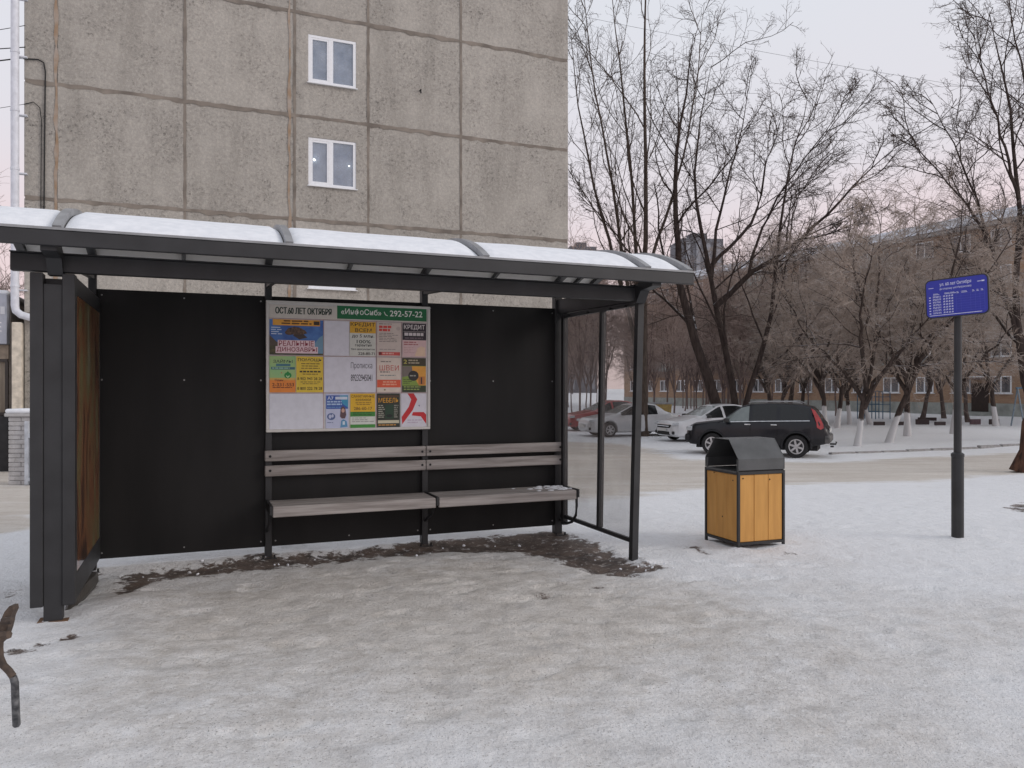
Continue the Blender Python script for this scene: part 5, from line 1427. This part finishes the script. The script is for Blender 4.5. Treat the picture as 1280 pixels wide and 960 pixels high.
def unit(v): return v / np.maximum(np.linalg.norm(v, axis=-1, keepdims=True), 1e-9)
def tubes(P, Rd, sides):
    """P (B,n,3), Rd (B,n) -> verts, quads"""
    B, n, _ = P.shape
    T = np.empty_like(P); T[:, 1:-1] = P[:, 2:] - P[:, :-2]; T[:, 0] = P[:, 1] - P[:, 0]; T[:, -1] = P[:, -1] - P[:, -2]
    T = unit(T)
    ref = np.where(np.abs(T[..., 2:3]) < 0.9, np.array([0, 0, 1.0]), np.array([1.0, 0, 0]))
    U = unit(np.cross(T, ref)); Wv = np.cross(T, U)
    a = np.arange(sides) / sides * 2 * np.pi
    ring = P[:, :, None] + (U[:, :, None] * np.cos(a)[:, None] + Wv[:, :, None] * np.sin(a)[:, None]) * Rd[:, :, None, None]
    V_ = ring.reshape(-1, 3)
    id_ = np.arange(B * n * sides).reshape(B, n, sides)
    nx = np.roll(id_, -1, axis=2)
    Q_ = np.stack([id_[:, :-1], nx[:, :-1], nx[:, 1:], id_[:, 1:]], -1).reshape(-1, 4)
    return V_, Q_
def join(L):
    Vs, Qs, o = [], [], 0
    for v, q in L: Vs.append(v); Qs.append(q + o); o += len(v)
    return np.concatenate(Vs), np.concatenate(Qs)
def resample(pts, n):
    pts = np.array(pts, float); d = np.r_[0, np.cumsum(np.linalg.norm(np.diff(pts, axis=0), axis=1))]
    t = np.linspace(0, d[-1], n)
    out = np.stack([np.interp(t, d, pts[:, k]) for k in range(3)], -1)
    for _ in range(2): out[1:-1] = 0.25 * out[:-2] + 0.5 * out[1:-1] + 0.25 * out[2:]
    return out
def grow(r, P, Rd, counts, ratio, ang, grav, wander, npt, t0, rmin, rscale=0.55, lmin=0.0, lmax=9.0, upw=0.0):
    """children of the branches P (B,n,3)"""
    B, n, _ = P.shape
    c = counts
    t = np.sort(t0 + (1 - t0) * (np.arange(c)[None] + r.random((B, c))) / c, axis=1)
    f = np.clip(t * (n - 1), 0, n - 1.001); i = f.astype(int); w = (f - i)[..., None]
    bi = np.arange(B)[:, None]
    S0 = P[bi, i] * (1 - w) + P[bi, i + 1] * w
    T = unit(P[bi, i + 1] - P[bi, i])
    rad = Rd[bi, i] * (1 - w[..., 0]) + Rd[bi, i + 1] * w[..., 0]
    plen = np.linalg.norm(np.diff(P, axis=1), axis=2).sum(1)[:, None]
    ln = np.clip(plen * ratio * (1.15 - 0.6 * t) * r.uniform(0.6, 1.25, t.shape), lmin, lmax)
    rv = unit(r.normal(size=S0.shape)); side = unit(np.cross(T, rv))
    an = np.radians(ang) * r.uniform(0.7, 1.3, t.shape)[..., None]
    D = unit(T * np.cos(an) + side * np.sin(an) + np.array([0, 0, upw]))
    S0 = S0.reshape(-1, 3); D = D.reshape(-1, 3); ln = ln.reshape(-1); rad = np.maximum(rad.reshape(-1) * rscale, rmin)
    pts = [S0]; d = D
    for k in range(npt - 1):
        d = unit(d + r.normal(size=d.shape) * wander + np.array([0, 0, grav]))
        pts.append(pts[-1] + d * (ln / (npt - 1))[:, None])
    PP = np.stack(pts, 1)
    RR = rad[:, None] * np.linspace(1, 0.35, npt)[None]
    return PP, np.maximum(RR, rmin * 0.55)
def build_tree(seed, stems, levels, sides=(10, 6, 3, 3, 3), thin=0.82):
    """stems: list of (points, r0, r1) in local metres. Returns trunk and crown geometry"""
    r = np.random.default_rng(seed)
    stems = [(a, b * thin, c) for a, b, c in stems]
    P = np.stack([resample(s[0], 14) for s in stems]); Rd = np.stack([s[1] + (s[2] * 0.35 - s[1]) * np.linspace(0, 1, 14) ** 0.85 for s in stems])
    P[:, 1:] += r.normal(size=P[:, 1:].shape) * 0.03
    Rf = Rd.copy(); base = P[:, :, 2] < 0.8
    Rf = Rf * (1 + 0.28 * np.exp(-np.maximum(P[:, :, 2], 0) / 0.28) * (Rd > 0.09))
    tr = [tubes(P, Rf, sides[0])]; cr = []
    for k, lv in enumerate(levels):
        P, Rd = grow(r, P, Rd, **lv)
        (tr if k == 0 else cr).append(tubes(P, Rd, sides[min(k + 1, len(sides) - 1)]))
    return join(tr), join(cr)
def tree_obj(label, loc, geo, bark, twig, group, rz=0.0, sc=1.0, name='bare_tree'):
    t = thing(name, label, 'tree', loc, rz, group); t.scale = (sc, sc, sc)
    link('trunk', geo[0] if isinstance(geo[0], bpy.types.Mesh) else npmesh('trunk', *geo[0], bark), t)
    link('crown', geo[1] if isinstance(geo[1], bpy.types.Mesh) else npmesh('crown', *geo[1], twig), t)
    return t
def px_stems(base, Y, stems, seed, spread=0.9):
    """stems drawn in photo pixels at distance Y, each given its own lean in depth; limbs start on an earlier stem"""
    r = random.Random(seed); out = []
    for pts, r0, r1 in stems:
        dy = r.uniform(-spread, spread) * 3.0
        Q_ = [PX(x, y, Y) - base for x, y in pts]
        ys = 0.0
        if pts[0][1] < 540 and out:
            best = 1e9
            for P0, _, _ in out:
                R0 = resample(P0, 40)
                d = np.hypot(R0[:, 0] - Q_[0].x, R0[:, 2] - Q_[0].z); k = int(d.argmin())
                if d[k] < best: best, ys, at_ = d[k], R0[k, 1], R0[k]
            Q_[0] = Vector((at_[0], 0, at_[2]))
        z0, z1 = Q_[0].z, max(q.z for q in Q_)
        L_ = [(q.x, ys + dy * ((q.z - z0) / max(z1 - z0, 0.1)) ** 1.3 if q.z > z0 else ys, q.z) for q in Q_]
        out.append((L_, r0, r1))
    return out

# poplar clump behind the end of the shelter
b0 = yard(806, 33.5)
st = [([(806, 552), (803, 430), (804, 320), (803, 200), (801, 100), (798, 0), (797, -90)], .21, .03),
      ([(805, 500), (800, 400), (795, 290), (790, 180), (783, 100), (775, 20), (768, -70)], .15, .025),
      ([(803, 470), (785, 395), (768, 322), (750, 262), (735, 180), (722, 110), (716, 20)], .14, .025),
      ([(804, 450), (790, 400), (776, 322), (762, 230), (745, 150), (735, 90), (722, -20)], .12, .025),
      ([(804, 350), (822, 295), (842, 240), (858, 170), (870, 90), (876, 10)], .10, .02),
      ([(798, 330), (770, 290), (738, 255), (715, 225)], .06, .015)]
lev_pop = [dict(counts=12, ratio=.34, ang=30, grav=.10, wander=.12, npt=8, t0=.18, rmin=.020, rscale=.42, lmax=5.4),
           dict(counts=8, ratio=.42, ang=42, grav=.05, wander=.16, npt=6, t0=.15, rmin=.0115, rscale=.5, lmax=2.4),
           dict(counts=6, ratio=.42, ang=48, grav=.02, wander=.20, npt=4, t0=.15, rmin=.0066, rscale=.55, lmax=.9),
           dict(counts=2, ratio=.5, ang=45, grav=.0, wander=.2, npt=3, t0=.3, rmin=.0050, rscale=.7, lmax=.45)]
tree_obj('tall many stemmed poplar rising beside the end post of the shelter', b0, build_tree(11, px_stems(b0, 33.5, st, 1), lev_pop), M['bark_pop'], M['twig'], None)

# leaning clump behind the SUV
b1 = yard(912, 31.5)
st = [([(906, 552), (899, 500), (886, 463), (865, 417), (856, 378), (851, 340), (853, 290), (850, 210), (862, 130), (880, 60), (884, 10)], .30, .03),
      ([(922, 550), (920, 498), (911, 440), (897, 378), (895, 326), (880, 280), (876, 200), (893, 120), (908, 50)], .20, .025),
      ([(926, 550), (932, 486), (952, 429), (959, 390), (958, 326), (962, 270), (970, 200), (985, 140)], .17, .02),
      ([(900, 385), (906, 372), (939, 340), (989, 307), (1023, 280), (1060, 232), (1098, 195)], .17, .02),
      ([(880, 330), (900, 312), (930, 300), (948, 280), (965, 240), (975, 190), (1000, 130), (1012, 95)], .11, .018),
      ([(896, 340), (905, 270), (925, 200), (945, 140), (955, 80)], .10, .018),
      ([(1000, 298), (1040, 292), (1075, 275), (1100, 262)], .06, .015),
      ([(939, 338), (950, 290), (975, 240), (1010, 190), (1040, 150), (1052, 118)], .08, .015)]
lev_spread = [dict(counts=12, ratio=.40, ang=40, grav=.07, wander=.15, npt=8, t0=.18, rmin=.022, rscale=.44, lmax=4.4),
           dict(counts=9, ratio=.48, ang=46, grav=.03, wander=.19, npt=6, t0=.12, rmin=.0125, rscale=.5, lmax=2.4),
           dict(counts=7, ratio=.46, ang=50, grav=.0, wander=.22, npt=4, t0=.12, rmin=.0072, rscale=.55, lmax=1.0),
           dict(counts=2, ratio=.5, ang=45, grav=-.02, wander=.22, npt=3, t0=.25, rmin=.0054, rscale=.7, lmax=.5)]
tree_obj('big leaning tree with a long slanting limb behind the dark SUV', b1, build_tree(12, px_stems(b1, 31.5, st, 2), lev_spread), M['bark'], M['twig'], None)

# tall tree at the right border
b2_ = yard(1302, 29.5)
st = [([(1302, 558), (1285, 500), (1272, 449), (1262, 400), (1261, 360), (1268, 300), (1258, 220), (1250, 165), (1233, 96), (1212, 25)], .24, .02),
      ([(1264, 420), (1250, 350), (1237, 319), (1212, 227), (1191, 181), (1170, 140), (1154, 112)], .12, .018),
      ([(1240, 330), (1222, 283), (1173, 227), (1140, 190), (1108, 157)], .08, .015),
      ([(1265, 330), (1280, 260), (1284, 170), (1275, 90), (1262, 20), (1258, -30)], .13, .018),
      ([(1268, 300), (1300, 230), (1318, 120), (1325, 20)], .12, .02),
      ([(1262, 250), (1240, 200), (1215, 150), (1190, 110), (1170, 60)], .08, .015),
      ([(1270, 440), (1300, 380), (1330, 300), (1350, 200)], .13, .02)]
tree_obj('tall dark tree with several upright limbs beyond the bus stop sign', b2_, build_tree(13, px_stems(b2_, 29.5, st, 3, .7), lev_spread), M['bark'], M['twig'], None)
# thick leaning stump-like trunk at the right border
b3_ = GP(1277, 590)
st = [([(1277, 591), (1279, 575), (1284, 555), (1296, 510), (1312, 450), (1330, 380), (1340, 300), (1345, 200)], .26, .06),
      ([(1312, 450), (1335, 400), (1370, 330), (1400, 250)], .16, .03)]
tree_obj('thick brown leaning trunk standing on the near side of the yard road', b3_, build_tree(14, px_stems(b3_, b3_.y, st, 4, .3), [dict(lev_spread[0], counts=6, t0=.5), dict(lev_spread[1], counts=6), dict(lev_spread[2], counts=5)]), bark_mat('red_brown_bark', (0.12, 0.065, 0.045), (0.04, 0.026, 0.022)), M['twig'], None)

# limewashed yard trees: four shapes, copied
def yard_shape(seed, lean, hgt=9.0):
    r = random.Random(seed); st = []
    nl = 5
    fork = r.uniform(1.5, 2.3)
    fx_, fy_ = lean * 0.6, r.uniform(-.2, .2)
    st.append(([(0, 0, -.1), (lean * .15, 0, .7), (fx_, fy_, fork), (fx_ + lean * 1.0, fy_, fork + 1.8), (fx_ + lean * 1.8, fy_ + r.uniform(-.6, .6), hgt)], r.uniform(.135, .17), .025))
    for k in range(nl):
        a = k / nl * 2 * math.pi + r.uniform(-.4, .4); o = r.uniform(1.6, 3.0)
        z1 = fork + r.uniform(-.3, .5)
        st.append(([(fx_ * z1 / fork, fy_, z1 - .25), (fx_ + .5 * math.cos(a), fy_ + .5 * math.sin(a), z1 + .8), (fx_ + o * .7 * math.cos(a), fy_ + o * .7 * math.sin(a), z1 + 2.3), (fx_ + o * 1.2 * math.cos(a + .2), fy_ + o * 1.2 * math.sin(a + .2), hgt * r.uniform(.6, .9))], r.uniform(.08, .13), .02))
    return st
lev_yard = [dict(counts=10, ratio=.42, ang=50, grav=.0, wander=.16, npt=6, t0=.25, rmin=.016, rscale=.45, lmax=3.0),
            dict(counts=9, ratio=.55, ang=48, grav=-.05, wander=.18, npt=5, t0=.1, rmin=.0095, rscale=.5, lmax=2.0),
            dict(counts=9, ratio=.58, ang=45, grav=-.08, wander=.18, npt=4, t0=.08, rmin=.0070, rscale=.6, lmax=1.3),
            dict(counts=3, ratio=.6, ang=40, grav=-.09, wander=.18, npt=3, t0=.2, rmin=.0056, rscale=.7, lmax=.8)]
shapes = []
for k, ln in enumerate((0.5, -0.35, 1.1)):
    g_ = build_tree(30 + k, yard_shape(50 + k, ln), lev_yard)
    shapes.append((npmesh('trunk', *g_[0], M['bark_wash']), npmesh('crown', *g_[1], M['twig_pale']), npmesh('trunk', *g_[0], M['bark_deep'])))
washed = [(1071, 559, 0, .92, .3, 'slim limewashed tree nearest the tail of the dark SUV'), (1110, 556, 2, 1.0, -.2, 'stout limewashed tree leaning beside the kerb'),
          (1134, 547, 1, 1.0, 1.2, 'limewashed tree forking low beside the thickest plank'), (1191, 544, 3, 1.05, .6, 'limewashed tree directly behind the sign pole'),
          (1034, 538, 3, 1.1, 2.2, 'limewashed tree rising right behind the tail lamp of the SUV'), (1046, 536, 1, .95, 3.1, None), (1062, 531, 0, 1.05, 4.0, None), (1088, 531, 2, 1.0, 2.6, None),
          (1152, 527, 2, 1.15, 5.1, None), (1210, 528, 0, 1.1, 1.9, None), (1245, 533, 1, 1.05, .2, None), (1180, 523, 3, 1.2, 3.7, None), (1000, 531, 2, 1.0, 1.1, None), (975, 527, 0, 1.05, 5.5, None)]
rw_ = random.Random(21)
for i in range(2):
    washed.append((rw_.uniform(905, 1275), rw_.uniform(521, 527), i, rw_.uniform(1.1, 1.3), rw_.uniform(0, 6.28), None))
for px_, py_, k, sc, rz, lab in washed:
    k = k % 3; q = GP(px_, py_)
    q.z += 0.06
    deep = lab is None and py_ < 530
    if lab is None and not deep: lab = 'limewashed tree in the second row from the kerb'
    tree_obj(lab or 'bushy grey brown bare tree standing deeper in the yard before the brick house', q, (shapes[k][2 if deep else 0], shapes[k][1]), None, None, 'bare bushy trees deeper in the yard' if deep else 'limewashed trees beside the yard road', rz, sc)
# reddish thicket of young trees behind the parked cars
far_shapes = []
for k in range(3):
    r = random.Random(80 + k)
    st = [([(0, 0, -.1), (r.uniform(-.2, .2), 0, 2.2), (r.uniform(-.5, .5), r.uniform(-.5, .5), 9.5)], .08, .015)]
    for j in range(5):
        a = r.uniform(0, 6.28); z = r.uniform(1.5, 3.5)
        st.append(([(0, 0, z), (.5 * math.cos(a), .5 * math.sin(a), z + 1.5), (1.5 * math.cos(a), 1.5 * math.sin(a), r.uniform(6, 9))], .06, .012))
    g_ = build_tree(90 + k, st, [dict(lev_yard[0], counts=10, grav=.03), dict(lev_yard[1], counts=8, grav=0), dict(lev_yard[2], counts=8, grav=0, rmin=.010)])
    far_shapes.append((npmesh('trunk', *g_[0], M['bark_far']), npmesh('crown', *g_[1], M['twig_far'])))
rf = random.Random(5)
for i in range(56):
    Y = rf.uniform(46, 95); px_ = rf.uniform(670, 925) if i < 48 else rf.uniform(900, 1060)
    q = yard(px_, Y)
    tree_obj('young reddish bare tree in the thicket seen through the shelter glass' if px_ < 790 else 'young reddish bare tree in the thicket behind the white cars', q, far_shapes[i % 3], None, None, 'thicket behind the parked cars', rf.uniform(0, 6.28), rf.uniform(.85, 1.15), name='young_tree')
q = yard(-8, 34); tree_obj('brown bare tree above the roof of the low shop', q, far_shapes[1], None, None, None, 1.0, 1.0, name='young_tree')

# ------------------------------------------------------------------ small yard furniture
M['darkwood'] = mat('dark_plank', (0.055, 0.04, 0.04), 0.9)
M['purple'] = mat('faded_plank', (0.11, 0.07, 0.08), 0.9)
for x0, x1, y, lab, mm_ in ((1092, 1106, 533, 'long dark border plank between the leaning limewashed trees', 'darkwood'), (1118, 1131, 533, 'short dark border plank next to the forked limewashed tree', 'darkwood'), (1145, 1161, 532, 'thickest black border plank lying in the snow', 'darkwood'),
                            (1168, 1182, 533, 'thin dark border plank between the thickest plank and the sign pole', 'darkwood'), (1212, 1226, 532, 'faded purple border plank lying in the snow', 'purple'), (1236, 1249, 532, 'thin border plank beyond the faded purple one', 'darkwood'), (1148, 1170, 527, 'far border plank in the snow behind the thick black one', 'darkwood')):
    a, b = GP(x0, y), GP(x1, y)
    hh = 0.30 if x0 == 1145 or 'purple' in lab else 0.2
    o = MB().box(((0, 0, hh / 2)), ((b - a).length, 0.10, hh), bevel=0.015).ob('border_plank', M[mm_])
    o.location = ((a.x + b.x) / 2, a.y, a.z + 0.06); o.rotation_euler = (0, 0, R(random.uniform(-8, 8)))
    tag(o, lab, 'plank', 'border planks in the snow')
# blue climbing frame
q = GP(1099, 524)
cf = thing('climbing_frame', 'blue metal climbing frame among the limewashed trees', 'climbing frame', (q.x, q.y, q.z), .3)
M['bluep'] = mat('blue_paint', (0.05, 0.13, 0.21), 0.6)
for x in (-0.9, -0.3, 0.3, 0.9):
    MB().tube([(x, 0, -.1), (x, 0, 1.8), (x, .5, 1.9), (x, 1, 1.8), (x, 1, -.1)], .03, 6).ob('hoop', M['bluep'], cf)
for z in (.5, 1.0, 1.5):
    MB().tube([(-.9, 0, z), (.9, 0, z)], .022, 6).ob('rung', M['bluep'], cf); MB().tube([(-.9, 1, z), (.9, 1, z)], .022, 6).ob('rung', M['bluep'], cf)
# swing frame at the right border
q = GP(1272, 533)
sw = thing('swing_frame', 'grey blue tubular swing frame standing in the snowy yard', 'swing frame', (q.x, q.y, q.z), .2)
for x in (0, 2.4):
    for dx in (-.45, .45): MB().tube([(x, dx, -.1), (x, 0, 2.1)], .04, 8).ob('leg', mat('swing_paint', (.22, .28, .33), .6), sw)
MB().tube([(-.1, 0, 2.1), (2.5, 0, 2.1)], .04, 8).ob('crossbar', M['bluep'], sw)
# low black fence by the entrance
q0, q1 = GP(1212, 517.5), GP(1290, 518.5)
lf = thing('low_fence', 'low black railing in the snow before the house entrance', 'fence', (q0.x, q0.y, q0.z), math.atan2(q1.y - q0.y, q1.x - q0.x))
Lf = (q1 - q0).length
for z in (.25, .65): MB().b2(0, Lf, -.02, .02, z, z + .04).ob('rail', M['black'], lf)
pk = MB().b2(-.012, .012, -.012, .012, -.05, .75).data('picket', M['black'])
for x in np.arange(0.05, Lf, .22): link('picket', pk, lf, (x, 0.035, 0))
# pale litter-like yellow sign plate between the thicket trunks
q = yard(820, 45)
ys = thing('garbage_container', 'small yellow and grey container between the thicket trunks', 'container', (q.x, q.y, q.z), .2)
m_ = MB(); m_.prism([(-.7, .15), (.7, .15), (.8, 1.15), (-.8, 1.15)], 'y', -.45, .45); m_.ob('body', mat('yellow_container', (.36, .26, .09), .7), ys)
MB().b2(-.85, .85, -.5, .5, 1.151, 1.25, .03).ob('lid', M['grey_rib'], ys)
for x in (-.55, .55): MB().lathe([(.1, -.5), (.1, -.42)], axis='y', n=10, c=(x, 0, .08)).ob('wheel', M['black'], ys)

# ------------------------------------------------------------------ overhead wires
pole = thing('utility_pole', 'grey concrete utility pole holding the single overhead wire', 'utility pole', (24.0, 26.0, -0.6))
MB().tube([(0, 0, -.2), (0, 0, 11.4)], [.16, .10], 12).ob('pole', M['kerb'], pole, True)
MB().tube([(-.5, 0, 11.2), (.5, 0, 11.2)], .03, 6).ob('crossarm', M['dark'], pole)
def wire(a, b, sag, r_, label):
    a, b = Vector(a), Vector(b); P = []
    for k in range(25):
        t = k / 24; p = a.lerp(b, t); p.z -= sag * 4 * t * (1 - t); P.append(p)
    o = MB().tube(P, r_, 5).ob('overhead_wire', M['black'])
    return tag(o, label, 'wire', None)
wire((CORN.x + 0.02, CORN.y + .5, 13.1), (23.9, 26.0, 10.6), 0.25, .0045, 'single overhead wire crossing the sky above the yard trees')
lp_ = thing('service_pole', 'wooden service pole holding the wires to the gable', 'utility pole', (-26.0, 21.0, -0.5))
MB().tube([(0, 0, -.2), (0, 0, 12.0)], [.15, .10], 10).ob('pole', M['bark'], lp_, True)
def wpt(px, py): 
    s_ = wall_s(px); return Vector((CORN.x + s_ * UX + 0.05 * UY, CORN.y + s_ * UY - 0.05 * UX, CH + (HY - py) * (CORN.y + s_ * UY) / F))
for px_, py_, zz, r_, lab in ((32, 73, 9.6, .016, 'thick black service wire entering the concrete gable'), (32, 60, 10.6, .012, 'black wire sloping down to the gable corner'), (32, 33, 9.9, .008, 'thin upper wire meeting the gable corner'), (32, 131, 7.9, .006, 'thin lower wire meeting the gable corner')):
    wire(wpt(px_, py_), (-26, 21, zz), .15, r_, lab)
